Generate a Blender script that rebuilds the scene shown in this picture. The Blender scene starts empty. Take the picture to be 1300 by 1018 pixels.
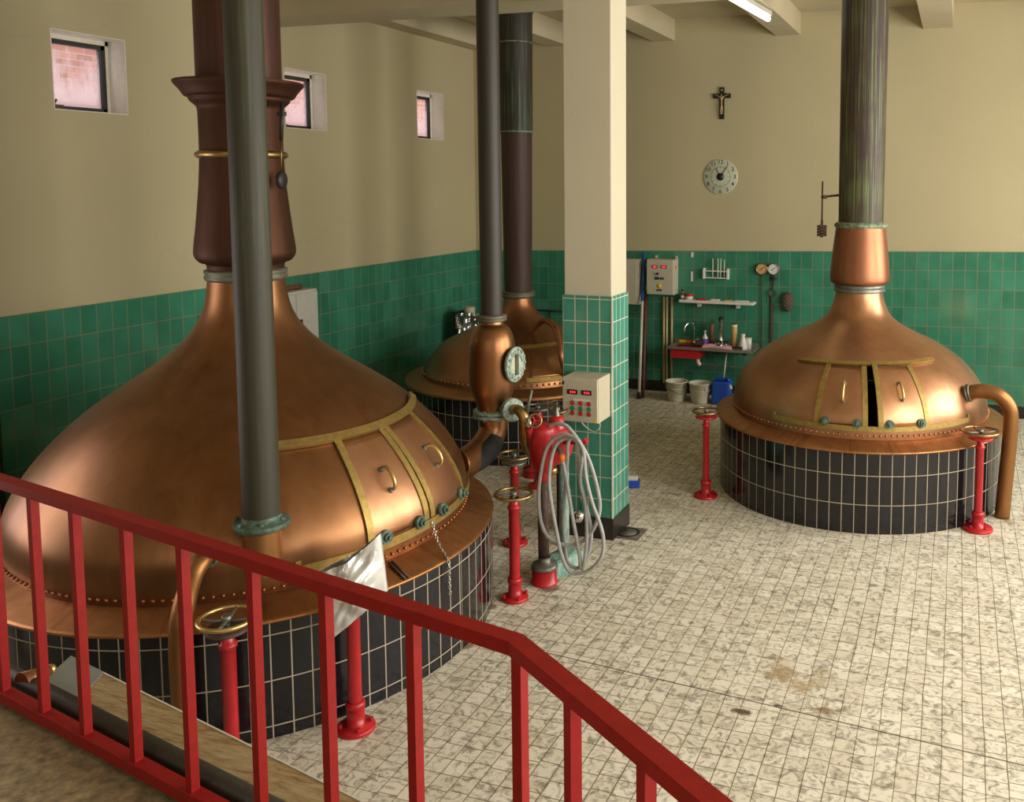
import bpy, bmesh, math, random
from mathutils import Vector, Matrix, noise
random.seed(7)
PI = math.pi
SC = bpy.context.scene
COL = SC.collection

# ------------------------------------------------------------------ camera
F, YAW, PITCH, ROLL, CX, CY, EYE = 1155.568, .3150, .0860, .002, 840.639, 329.655, 3.3
def _rot():
    cy, sy = math.cos(YAW), math.sin(YAW)
    A = Matrix(((cy, sy, 0), (-sy, cy, 0), (0, 0, 1)))
    B = Matrix(((1, 0, 0), (0, 0, -1), (0, 1, 0)))
    cp, sp = math.cos(PITCH), math.sin(PITCH)
    Cm = Matrix(((1, 0, 0), (0, cp, -sp), (0, sp, cp)))
    cr, sr = math.cos(ROLL), math.sin(ROLL)
    D = Matrix(((cr, -sr, 0), (sr, cr, 0), (0, 0, 1)))
    return D @ Cm @ B @ A
RW = _rot()
EYEP = Vector((0, 0, EYE))
def ray(x, y):
    return RW.transposed() @ Vector(((x - CX) / F, (y - CY) / F, 1))
def atY(x, y, Y):                       # surveyed point: sight line cut at depth Y
    d = ray(x, y); return EYEP + d * (Y / d.y)
def atX(x, y, X):
    d = ray(x, y); return EYEP + d * (X / d.x)
def atZ(x, y, Z=0.0):
    d = ray(x, y); return EYEP + d * ((Z - EYE) / d.z)

cam_d = bpy.data.cameras.new('camera')
cam = bpy.data.objects.new('camera', cam_d); COL.objects.link(cam)
cam_d.sensor_fit = 'HORIZONTAL'; cam_d.sensor_width = 36
cam_d.lens = 36 * F / 1300
cam_d.shift_x = (650 - CX) / 1300
cam_d.shift_y = (CY - 509) / 1300
m3 = Matrix((RW[0], -Vector(RW[1]), -Vector(RW[2]))).transposed()
cam.matrix_world = Matrix.Translation(EYEP) @ m3.to_4x4()
cam_d.clip_start = .05; cam_d.clip_end = 200
SC.camera = cam

# ------------------------------------------------------------------ mesh builder
class MB:
    def __init__(s, smooth=False):
        s.v, s.f, s.uv, s.sm, s.dsm = [], [], [], [], smooth
    def add(s, vs, fs, uvs=None, smooth=None):
        o = len(s.v)
        s.v += [Vector(v) for v in vs]
        sm = s.dsm if smooth is None else smooth
        for k, f in enumerate(fs):
            s.f.append([i + o for i in f]); s.uv.append(uvs[k] if uvs else None); s.sm.append(sm)
        return s
    def box(s, c, size, rz=0, bev=0, R=None):
        c = Vector(c); hx, hy, hz = size[0] / 2, size[1] / 2, size[2] / 2
        M = R if R is not None else Matrix.Rotation(rz, 3, 'Z')
        if bev <= 0:
            vs = [Vector((x, y, z)) for z in (-hz, hz) for x, y in ((-hx, -hy), (hx, -hy), (hx, hy), (-hx, hy))]
            fs = [(0, 3, 2, 1), (4, 5, 6, 7), (0, 1, 5, 4), (1, 2, 6, 5), (2, 3, 7, 6), (3, 0, 4, 7)]
        else:
            bm = bmesh.new(); bmesh.ops.create_cube(bm, size=1)
            for v in bm.verts: v.co = Vector((v.co.x * 2 * hx, v.co.y * 2 * hy, v.co.z * 2 * hz))
            bmesh.ops.bevel(bm, geom=bm.edges[:], offset=bev, segments=2, affect='EDGES', profile=.6)
            bm.verts.index_update(); vs = [v.co.copy() for v in bm.verts]
            fs = [[v.index for v in f.verts] for f in bm.faces]; bm.free()
        return s.add([c + M @ v for v in vs], fs, smooth=False)
    def span(s, a, b, bev=0):
        a, b = Vector(a), Vector(b)
        return s.box((a + b) / 2, [abs(b[i] - a[i]) for i in range(3)], bev=bev)
    def lathe(s, c, prof, seg=48, cap0=False, cap1=False, uvr=None, a0=0, a1=2 * PI, skip=None, R=None, smooth=True, v0=0):
        c = Vector(c); n = len(prof); full = abs(a1 - a0 - 2 * PI) < 1e-6
        m = seg if full else seg + 1
        vs, fs, uvs = [], [], []
        for r, z in prof:
            for k in range(m):
                a = a0 + (a1 - a0) * k / seg
                p = Vector((r * math.cos(a), r * math.sin(a), z))
                vs.append(c + (R @ p if R is not None else p))
        s_ = [v0]
        for i in range(1, n): s_.append(s_[-1] + math.hypot(prof[i][0] - prof[i-1][0], prof[i][1] - prof[i-1][1]))
        ur = uvr or max(p[0] for p in prof)
        for i in range(n - 1):
            for k in range(seg):
                if skip and skip(a0 + (a1 - a0) * (k + .5) / seg, (prof[i][1] + prof[i+1][1]) / 2): continue
                k2 = (k + 1) % m
                fs.append((i*m + k, i*m + k2, (i+1)*m + k2, (i+1)*m + k))
                u0, u1 = (a1 - a0) * k / seg * ur, (a1 - a0) * (k + 1) / seg * ur
                uvs.append(((u0, s_[i]), (u1, s_[i]), (u1, s_[i+1]), (u0, s_[i+1])))
        if cap0: fs.append(tuple(range(m - 1, -1, -1))); uvs.append(None)
        if cap1: fs.append(tuple((n-1)*m + k for k in range(m))); uvs.append(None)
        return s.add(vs, fs, uvs, smooth)
    def cyl(s, p0, p1, r, r1=None, seg=20, cap=True, smooth=True):
        p0, p1 = Vector(p0), Vector(p1); d = p1 - p0; L = d.length
        R = d.to_track_quat('Z', 'Y').to_matrix()
        r1 = r if r1 is None else r1
        s.lathe(p0, [(r, 0), (r1, L)], seg, R=R, smooth=smooth)
        if cap:
            s.lathe(p0, [(1e-4, 0), (r, 0)][::-1], seg, R=R, smooth=False)
            s.lathe(p0, [(r1, L), (1e-4, L)], seg, R=R, smooth=False)
        return s
    def tube(s, pts, r, seg=10, closed=False, cap=True, sub=0):
        P = [Vector(p) for p in pts]
        rs = list(r) if isinstance(r, (list, tuple)) else [r] * len(P)
        if sub:
            P, rs = spline(P, rs, sub, closed)
        n = len(P); T = []
        for i in range(n):
            a = P[(i - 1) % n] if (closed or i > 0) else P[i]
            b = P[(i + 1) % n] if (closed or i < n - 1) else P[i]
            T.append((b - a).normalized())
        up = Vector((0, 0, 1)) if abs(T[0].z) < .9 else Vector((1, 0, 0))
        nx = T[0].cross(up).normalized(); vs, fs = [], []
        L = 0; uvs = []; Ls = [0]
        for i in range(n):
            if i: L += (P[i] - P[i-1]).length; Ls.append(L)
            nx = (nx - T[i] * nx.dot(T[i])).normalized(); ny = T[i].cross(nx)
            for k in range(seg):
                a = 2 * PI * k / seg
                vs.append(P[i] + (nx * math.cos(a) + ny * math.sin(a)) * rs[i])
        for i in range(n if closed else n - 1):
            j = (i + 1) % n
            for k in range(seg):
                k2 = (k + 1) % seg
                fs.append((i*seg + k, i*seg + k2, j*seg + k2, j*seg + k))
                l1 = Ls[i] + (P[j] - P[i]).length
                uvs.append(((k/seg*.1, Ls[i]), ((k+1)/seg*.1, Ls[i]), ((k+1)/seg*.1, l1), (k/seg*.1, l1)))
        s.add(vs, fs, uvs, True)
        if cap and not closed:
            s.add([vs[k] for k in range(seg)], [tuple(range(seg))], smooth=False)
            s.add([vs[(n-1)*seg + k] for k in range(seg)], [tuple(range(seg))], smooth=False)
        return s
    def torus(s, c, R, r, seg=40, sg=10, N=(0, 0, 1)):
        M = Vector(N).to_track_quat('Z', 'Y').to_matrix(); c = Vector(c)
        return s.tube([c + M @ Vector((R*math.cos(2*PI*k/seg), R*math.sin(2*PI*k/seg), 0)) for k in range(seg)], r, sg, closed=True)
    def ball(s, c, r, seg=16, rings=8, sc=(1, 1, 1)):
        c = Vector(c)
        vs, fs = [], []
        for i in range(rings + 1):
            t = PI * i / rings
            for k in range(seg):
                a = 2*PI*k/seg
                vs.append(c + Vector((r*sc[0]*math.sin(t)*math.cos(a), r*sc[1]*math.sin(t)*math.sin(a), -r*sc[2]*math.cos(t))))
        for i in range(rings):
            for k in range(seg):
                k2 = (k+1) % seg
                fs.append((i*seg+k, i*seg+k2, (i+1)*seg+k2, (i+1)*seg+k))
        return s.add(vs, fs, smooth=True)
    def build(s, name, mat, parent=None, origin=None):
        me = bpy.data.meshes.new(name)
        o = bpy.data.objects.new(name, me); COL.objects.link(o)
        if parent is not None:
            off = world_of(parent); o.parent = parent
        elif origin is not None:
            off = Vector(origin); o.location = off
        else:
            xs = [v.x for v in s.v]; ys = [v.y for v in s.v]; zs = [v.z for v in s.v]
            off = Vector(((min(xs)+max(xs))/2, (min(ys)+max(ys))/2, min(zs))); o.location = off
        me.from_pydata([v - off for v in s.v], [], s.f)
        uvl = me.uv_layers.new(name='UVMap')
        li = 0
        for pi, p in enumerate(me.polygons):
            p.use_smooth = s.sm[pi]
            u = s.uv[pi]
            if u is None:
                nrm = p.normal; ax = max(range(3), key=lambda i: abs(nrm[i]))
                for vi, l in zip(p.vertices, p.loop_indices):
                    w = me.vertices[vi].co + off
                    uvl.data[l].uv = ((w.y, w.z), (w.x, w.z), (w.x, w.y))[ax]
            else:
                for k, l in enumerate(p.loop_indices): uvl.data[l].uv = u[k]
        bm = bmesh.new(); bm.from_mesh(me)
        bmesh.ops.remove_doubles(bm, verts=bm.verts, dist=1e-5)
        bmesh.ops.recalc_face_normals(bm, faces=bm.faces)
        bm.to_mesh(me); bm.free()
        me.materials.append(mat)
        return o

def world_of(o):
    v = Vector((0, 0, 0))
    while o is not None: v += o.location; o = o.parent
    return v
def spline(P, rs, sub, closed=False):
    n = len(P); out, ro = [], []
    rng = n if closed else n - 1
    for i in range(rng):
        g = (lambda k: P[k % n]) if closed else (lambda k: P[min(max(k, 0), n-1)])
        p0, p1, p2, p3 = g(i-1), g(i), g(i+1), g(i+2)
        for q in range(sub):
            t = q / sub
            out.append(.5*((2*p1) + (p2-p0)*t + (2*p0-5*p1+4*p2-p3)*t*t + (3*p1-p0-3*p2+p3)*t**3))
            a, b = rs[i], rs[(i+1) % n]; ro.append(a + (b-a)*t)
    if not closed: out.append(P[-1]); ro.append(rs[-1])
    return out, ro
def prof_spline(pr, n=6):
    P, _ = spline([Vector((a, b, 0)) for a, b in pr], [0]*len(pr), n)
    return [(p.x, p.y) for p in P]
def tag(o, label, cat, group=None):
    o['label'] = label; o['category'] = cat
    if group: o['group'] = group
    return o
def structure(o): o['kind'] = 'structure'; return o
def thing(name, loc, label, cat, group=None):
    o = bpy.data.objects.new(name, None); COL.objects.link(o); o.location = Vector(loc); o.empty_display_size = .1
    return tag(o, label, cat, group)

# ------------------------------------------------------------------ materials
def mat_new(name):
    m = bpy.data.materials.new(name); m.use_nodes = True
    nt = m.node_tree; b = nt.nodes['Principled BSDF']
    return m, nt, b
def N(nt, t, **kw):
    n = nt.nodes.new(t)
    for k, v in kw.items():
        if k.startswith('i_'): n.inputs[int(k[2:])].default_value = v
        else: setattr(n, k, v)
    return n
def ramp(nt, fac, stops):
    r = nt.nodes.new('ShaderNodeValToRGB'); e = r.color_ramp.elements
    while len(e) < len(stops): e.new(.5)
    for i, (p, c) in enumerate(stops):
        e[i].position = p; e[i].color = (*c, 1) if len(c) == 3 else c
    nt.links.new(fac, r.inputs[0]); return r.outputs[0]
def mixc(nt, fac, a, b, mode='MIX'):
    n = nt.nodes.new('ShaderNodeMix'); n.data_type = 'RGBA'; n.blend_type = mode
    for s, v in ((n.inputs[0], fac), (n.inputs[6], a), (n.inputs[7], b)):
        if hasattr(v, 'is_output'): nt.links.new(v, s)
        elif isinstance(v, (int, float)): s.default_value = v
        else: s.default_value = (*v, 1)
    return n.outputs[2]
def coords(nt, out='Object', scale=(1, 1, 1)):
    t = nt.nodes.new('ShaderNodeTexCoord'); mp = nt.nodes.new('ShaderNodeMapping')
    mp.inputs['Scale'].default_value = scale
    nt.links.new(t.outputs[out], mp.inputs[0]); return mp.outputs[0]
def noise_t(nt, vec, scale, detail=4, rough=.55, dist=0):
    n = nt.nodes.new('ShaderNodeTexNoise'); n.inputs['Scale'].default_value = scale
    n.inputs['Detail'].default_value = detail; n.inputs['Roughness'].default_value = rough
    n.inputs['Distortion'].default_value = dist
    nt.links.new(vec, n.inputs['Vector']); return n.outputs[0]
def bump(nt, b, h, strength=.2, dist=.01):
    n = nt.nodes.new('ShaderNodeBump'); n.inputs['Strength'].default_value = strength; n.inputs['Distance'].default_value = dist
    nt.links.new(h, n.inputs['Height']); nt.links.new(n.outputs[0], b.inputs['Normal'])
def plain(name, c, rough=.5, metal=0, var=.12, scale=18, emit=None, es=0, spec=.5, bmp=0, alpha=None, trans=0):
    m, nt, b = mat_new(name)
    v = coords(nt); f = noise_t(nt, v, scale)
    col = ramp(nt, f, [(.3, [x*(1-var) for x in c]), (.7, [min(1, x*(1+var)) for x in c])])
    nt.links.new(col, b.inputs['Base Color'])
    b.inputs['Roughness'].default_value = rough; b.inputs['Metallic'].default_value = metal
    b.inputs['Specular IOR Level'].default_value = spec
    if trans: b.inputs['Transmission Weight'].default_value = trans
    if emit: b.inputs['Emission Color'].default_value = (*emit, 1); b.inputs['Emission Strength'].default_value = es
    if bmp: bump(nt, b, f, bmp)
    return m
def tiles(name, c1, c2, grout, w, h, mort, rough=.2, wear=None, rnd=.5, spec=.5):
    m, nt, b = mat_new(name)
    uv = coords(nt, 'UV')
    br = nt.nodes.new('ShaderNodeTexBrick'); nt.links.new(uv, br.inputs['Vector'])
    br.offset = 0; br.squash = 1
    br.inputs['Scale'].default_value = 1; br.inputs['Brick Width'].default_value = w; br.inputs['Row Height'].default_value = h
    br.inputs['Mortar Size'].default_value = mort; br.inputs['Mortar Smooth'].default_value = .1; br.inputs['Bias'].default_value = 0
    br.inputs['Color1'].default_value = (*c1, 1); br.inputs['Color2'].default_value = (*c2, 1); br.inputs['Mortar'].default_value = (*grout, 1)
    col = br.outputs[0]
    n = noise_t(nt, uv, 3.5, 6)
    dark = ramp(nt, n, [(.3, (.78, .78, .78)), (.7, (1.12, 1.12, 1.12))])
    col = mixc(nt, .8, col, dark, 'MULTIPLY')
    nt.links.new(col, b.inputs['Base Color'])
    rr = nt.nodes.new('ShaderNodeMapRange'); rr.inputs[3].default_value = rough; rr.inputs[4].default_value = .8
    nt.links.new(br.outputs['Fac'], rr.inputs[0]); nt.links.new(rr.outputs[0], b.inputs['Roughness'])
    b.inputs['Specular IOR Level'].default_value = spec
    inv = N(nt, 'ShaderNodeMath', operation='SUBTRACT'); inv.inputs[0].default_value = 1; nt.links.new(br.outputs['Fac'], inv.inputs[1])
    n2 = noise_t(nt, uv, 9, 2)
    ad = N(nt, 'ShaderNodeMath', operation='MULTIPLY_ADD'); nt.links.new(n2, ad.inputs[0]); ad.inputs[1].default_value = .25
    nt.links.new(inv.outputs[0], ad.inputs[2])
    bump(nt, b, ad.outputs[0], .35, .004)
    return m
def copper(name, c, c2, rough=(.3, .5), streak=(2, 2, .35), spots=False, grime=None):
    m, nt, b = mat_new(name); v = coords(nt, 'Object', streak)
    f = noise_t(nt, v, 3.2, 6, .6, .3)
    col = ramp(nt, f, [(.3, c2), (.62, c)])
    v2 = coords(nt); f2 = noise_t(nt, v2, 1.3, 5, .6)
    col = mixc(nt, ramp(nt, f2, [(.42, (0, 0, 0)), (.68, (.55, .55, .55))]), col, [x*.72 for x in c])
    if grime:
        g = noise_t(nt, coords(nt, 'UV', (9, .9, 1)), 1.0, 5, .65)
        col = mixc(nt, ramp(nt, g, [(.52, (0, 0, 0)), (.62, (.75, .75, .75))]), col, grime)
    if spots:
        vo = nt.nodes.new('ShaderNodeTexNoise'); vo.inputs['Scale'].default_value = 38; vo.inputs['Detail'].default_value = 1
        nt.links.new(v2, vo.inputs['Vector'])
        col = mixc(nt, ramp(nt, vo.outputs[0], [(.76, (0, 0, 0)), (.79, (.7, .7, .7))]), col, (.6, .5, .35))
    nt.links.new(col, b.inputs['Base Color']); b.inputs['Metallic'].default_value = .88; b.inputs['Specular IOR Level'].default_value = .4
    rr = nt.nodes.new('ShaderNodeMapRange'); rr.inputs[3].default_value = rough[0]; rr.inputs[4].default_value = rough[1]
    nt.links.new(f2, rr.inputs[0]); nt.links.new(rr.outputs[0], b.inputs['Roughness'])
    bump(nt, b, noise_t(nt, v2, 2.2, 3), .10, .03)
    return m
def patina(name, base, green, amount=.55, metal=.55, rough=.5, sc=(9, 9, .35)):
    m, nt, b = mat_new(name); v = coords(nt, 'Object', sc)
    f = noise_t(nt, v, 3.0, 6, .65)
    f2 = noise_t(nt, coords(nt), 1.1, 4)
    ad = N(nt, 'ShaderNodeMath', operation='MULTIPLY_ADD'); nt.links.new(f2, ad.inputs[0]); ad.inputs[1].default_value = .5; nt.links.new(f, ad.inputs[2])
    col = mixc(nt, ramp(nt, ad.outputs[0], [(amount + .2, (0, 0, 0)), (amount + .36, (.85, .85, .85))]), ramp(nt, f, [(.35, [x*.7 for x in base]), (.65, base)]), green)
    nt.links.new(col, b.inputs['Base Color']); b.inputs['Metallic'].default_value = metal; b.inputs['Roughness'].default_value = rough
    return m

M = {}
def mk_wall(name, c):
    m, nt, b = mat_new(name); v = coords(nt)
    f = noise_t(nt, v, .7, 6, .6); g = noise_t(nt, v, 14, 4)
    col = ramp(nt, f, [(.3, [x*.92 for x in c]), (.7, c)])
    # hairline cracks
    vo = nt.nodes.new('ShaderNodeTexVoronoi'); vo.feature = 'DISTANCE_TO_EDGE'; vo.inputs['Scale'].default_value = .55
    dn = nt.nodes.new('ShaderNodeTexNoise'); dn.inputs['Scale'].default_value = 2.0; nt.links.new(v, dn.inputs['Vector'])
    mv = nt.nodes.new('ShaderNodeMix'); mv.data_type = 'VECTOR'; mv.inputs[0].default_value = .25
    nt.links.new(v, mv.inputs[4]); nt.links.new(dn.outputs[1], mv.inputs[5]); nt.links.new(mv.outputs[1], vo.inputs['Vector'])
    col = mixc(nt, ramp(nt, vo.outputs[0], [(0, (.13, .13, .13)), (.003, (0, 0, 0))]), col, [x*.62 for x in c])
    nt.links.new(col, b.inputs['Base Color']); b.inputs['Roughness'].default_value = .75
    bump(nt, b, g, .12, .01); return m
M['wall'] = mk_wall('cream_plaster', (.47, .405, .235))
M['ceil'] = plain('ceiling_paint', (.50, .43, .28), .8, var=.06, scale=1.5)
M['shaft'] = mk_wall('column_paint', (.58, .52, .37))
GT1, GT2, GG = (.033, .18, .104), (.047, .23, .140), (.14, .19, .10)
M['gtile'] = tiles('green_wall_tiles', GT1, GT2, GG, .165, .268, .006, .16)
M['ctile'] = tiles('green_column_tiles', (.06, .25, .175), (.075, .285, .20), (.60, .56, .42), .118, .206, .004, .14)
M['btile'] = tiles('black_kettle_tiles', (.006, .006, .008), (.012, .011, .014), (.40, .34, .25), .1155, .28, .0042, .12)
M['basetile'] = plain('dark_base_tile', (.018, .015, .012), .3)
M['grey_frame'] = plain('dark_window_frame', (.02, .02, .02), .5)
M['reveal'] = plain('white_reveal_paint', (.72, .68, .58), .7, var=.05)
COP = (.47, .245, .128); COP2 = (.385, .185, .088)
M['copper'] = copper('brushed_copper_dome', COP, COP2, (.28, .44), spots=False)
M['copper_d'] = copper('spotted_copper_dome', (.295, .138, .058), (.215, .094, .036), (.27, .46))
M['apron'] = copper('stained_copper_apron', (.52, .245, .10), (.40, .16, .055), (.3, .48), (3, 3, 3), grime=(.30, .12, .04))
M['copper_pipe'] = copper('copper_pipe_metal', (.34, .165, .06), (.26, .115, .04), (.4, .55))
M['bell'] = copper('dark_copper_bell', (.085, .036, .020), (.06, .026, .015), (.5, .65), (5, 5, .4))
M['bell_r'] = copper('mid_copper_bell', (.36, .15, .075), (.26, .105, .05), (.36, .5), (5, 5, .4))
M['brass'] = plain('dull_brass', (.33, .225, .065), .5, .75, .2, 25)
M['brass_b'] = plain('bright_brass', (.62, .44, .17), .3, .85, .15, 25)
M['brass_d'] = plain('aged_brass_rim', (.36, .24, .10), .38, 1, .25, 20)
M['flue_r'] = patina('verdigris_streaked_flue', (.050, .026, .018), (.13, .18, .06), .55, .1, .6, (24, 24, .28))
M['flue_b'] = patina('dark_green_streaked_flue', (.03, .021, .012), (.08, .15, .085), .58, .2, .6, (22, 22, .3))
M['flue_b2'] = patina('brown_flue', (.058, .03, .021), (.05, .045, .028), .66, .3, .6)
M['flue_l'] = patina('red_brown_flue', (.085, .032, .021), (.05, .03, .018), .62)
M['pipe_g'] = patina('olive_grey_pipe', (.037, .034, .015), (.060, .068, .030), .58, 0, .6, (14, 14, .3))
M['pipe_d'] = patina('dark_olive_pipe', (.026, .021, .011), (.04, .036, .02), .7, 0, .55, (14, 14, .3))
M['verdi'] = patina('verdigris_ring', (.16, .19, .10), (.28, .40, .30), .5, .2, .6, (8, 8, 8))
M['teal'] = patina('teal_paint', (.16, .36, .30), (.40, .44, .36), .48, 0, .55, (10, 10, 4))
M['verdi_d'] = patina('dark_verdigris_flange', (.07, .11, .075), (.14, .22, .16), .52, .2, .55, (8, 8, 8))
M['ring_g'] = patina('grey_green_ring', (.17, .16, .11), (.12, .14, .09), .6, .5, .5, (8, 8, 8))
M['red'] = plain('glossy_red_paint', (.42, .012, .016), .32, var=.15, bmp=.06)
M['rail_red'] = plain('railing_red_paint', (.27, .009, .007), .5, spec=.25, var=.12, scale=30, bmp=.05)
M['grey_hose'] = plain('grey_hose_rubber', (.36, .36, .34), .45, var=.12)
M['rust'] = plain('rusty_iron', (.085, .05, .035), .65, .3, .35, 25)
M['iron'] = plain('dark_iron', (.03, .027, .024), .5, .5)
M['grey_iron'] = plain('grey_iron', (.20, .20, .17), .45, .7, .2)
M['steel'] = plain('stainless_steel', (.55, .54, .50), .25, 1, .1)
M['chrome'] = plain('polished_chrome', (.75, .75, .73), .1, 1, .05)
M['beige'] = plain('beige_enamel', (.50, .455, .33), .4, var=.04)
M['flange_pale'] = patina('pale_verdigris', (.20, .24, .17), (.36, .46, .38), .46, .1, .55, (9, 9, 9))
M['steel_d'] = plain('dull_sink_steel', (.42, .41, .36), .4, .8, .1)
M['wrap'] = plain('black_pipe_wrap', (.022, .022, .022), .85, var=.3)
M['pipe_brass'] = plain('brass_pipe_paint', (.52, .40, .19), .4, .25, .1)
M['white'] = plain('white_enamel', (.66, .64, .56), .35, var=.05)
M['cab'] = plain('cabinet_grey_white', (.52, .51, .44), .45, var=.05)
M['black'] = plain('black_plastic', (.012, .012, .012), .4)
M['redp'] = plain('red_plastic', (.5, .02, .02), .35)
M['greenp'] = plain('green_plastic', (.02, .22, .10), .35)
M['redled'] = plain('red_led_digits', (.4, .01, .02), .5, emit=(1, .03, .05), es=1.6)
M['yellow'] = plain('yellow_sticker', (.75, .5, .03), .5)
M['orange'] = plain('orange_plastic', (.8, .18, .03), .4)
M['blue'] = plain('blue_plastic', (.012, .075, .42), .38, var=.1)
M['bluep'] = plain('blue_paint', (.02, .10, .35), .4)
M['ivory'] = plain('ivory_plastic', (.66, .63, .50), .4, var=.06)
M['pink'] = plain('pink_cloth_weave', (.72, .35, .38), .9, var=.2, scale=60)
M['tan'] = plain('tan_cardboard', (.52, .33, .12), .6)
M['brown'] = plain('brown_wood', (.14, .055, .025), .6, var=.3)
M['purple'] = plain('purple_label', (.16, .06, .42), .5)
M['gold'] = plain('gilt_metal', (.55, .40, .20), .35, .7)
M['clockface'] = plain('pale_green_clock_face', (.47, .49, .36), .3, var=.04)
M['foil'] = plain('crinkled_foil', (.72, .72, .70), .24, 1, .1, 30, bmp=.5)
M['bag'] = plain('silver_bag_film', (.74, .74, .71), .32, .5, .06, 14, bmp=.35)
M['bristle'] = plain('brush_bristles', (.10, .07, .045), .9, var=.5, scale=60, bmp=.6)
M['sheet'] = plain('grey_metal_sheet', (.26, .28, .24), .5, .2, .1, 5)
M['glassy'] = plain('clear_glass', (.8, .85, .8), .05, trans=1.0)
M['tube'] = plain('lit_fluorescent_tube', (1, 1, .9), .3, emit=(1, .96, .74), es=7)
M['concrete'] = plain('rough_mortar', (.16, .13, .09), .9, var=.4, scale=14, bmp=.4)

def mk_plank():
    m, nt, b = mat_new('weathered_board'); v = coords(nt, 'Object', (1.5, 9, 9))
    f = noise_t(nt, v, 5, 6, .7, .4)
    nt.links.new(ramp(nt, f, [(.35, (.20, .10, .035)), (.5, (.34, .24, .11)), (.68, (.40, .34, .20))]), b.inputs['Base Color'])
    b.inputs['Roughness'].default_value = .6; return m
M['plank'] = mk_plank()
def mk_brick():
    m, nt, b = mat_new('outside_red_brick'); uv = coords(nt, 'UV')
    br = nt.nodes.new('ShaderNodeTexBrick'); nt.links.new(uv, br.inputs['Vector'])
    br.inputs['Scale'].default_value = 1; br.inputs['Brick Width'].default_value = .26; br.inputs['Row Height'].default_value = .09
    br.inputs['Mortar Size'].default_value = .006
    br.inputs['Color1'].default_value = (.30, .12, .085, 1); br.inputs['Color2'].default_value = (.42, .19, .14, 1); br.inputs['Mortar'].default_value = (.45, .36, .31, 1)
    nt.links.new(br.outputs[0], b.inputs['Base Color']); b.inputs['Roughness'].default_value = .9; return m
M['brick'] = mk_brick()
def mk_pane():
    m = bpy.data.materials.new('mottled_window_pane'); m.use_nodes = True; nt = m.node_tree
    out = nt.nodes['Material Output']; b = nt.nodes['Principled BSDF']
    t = nt.nodes.new('ShaderNodeBsdfTransparent'); mx = nt.nodes.new('ShaderNodeMixShader')
    tl = nt.nodes.new('ShaderNodeBsdfTranslucent'); tl.inputs[0].default_value = (.85, .82, .85, 1)
    tc = nt.nodes.new('ShaderNodeTexCoord'); sx = nt.nodes.new('ShaderNodeSeparateXYZ'); nt.links.new(tc.outputs['Object'], sx.inputs[0])
    f0 = noise_t(nt, coords(nt, 'Object', (1, 2, 1)), 4, 4)
    fm = N(nt, 'ShaderNodeMath', operation='MULTIPLY_ADD'); nt.links.new(sx.outputs[2], fm.inputs[0]); fm.inputs[1].default_value = -.9; nt.links.new(f0, fm.inputs[2])
    fa = N(nt, 'ShaderNodeMath', operation='ADD'); nt.links.new(fm.outputs[0], fa.inputs[0]); fa.inputs[1].default_value = .3; f = fa.outputs[0]
    g = nt.nodes.new('ShaderNodeMapRange'); g.inputs[1].default_value = .3; g.inputs[2].default_value = .7; g.inputs[3].default_value = .08; g.inputs[4].default_value = .6  # mottled translucent white, denser towards the bottom of the pane
    nt.links.new(f, g.inputs[0]); nt.links.new(g.outputs[0], mx.inputs[0])
    nt.links.new(t.outputs[0], mx.inputs[1]); nt.links.new(tl.outputs[0], mx.inputs[2]); nt.links.new(mx.outputs[0], out.inputs[0])
    return m
M['pane'] = mk_pane()
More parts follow.
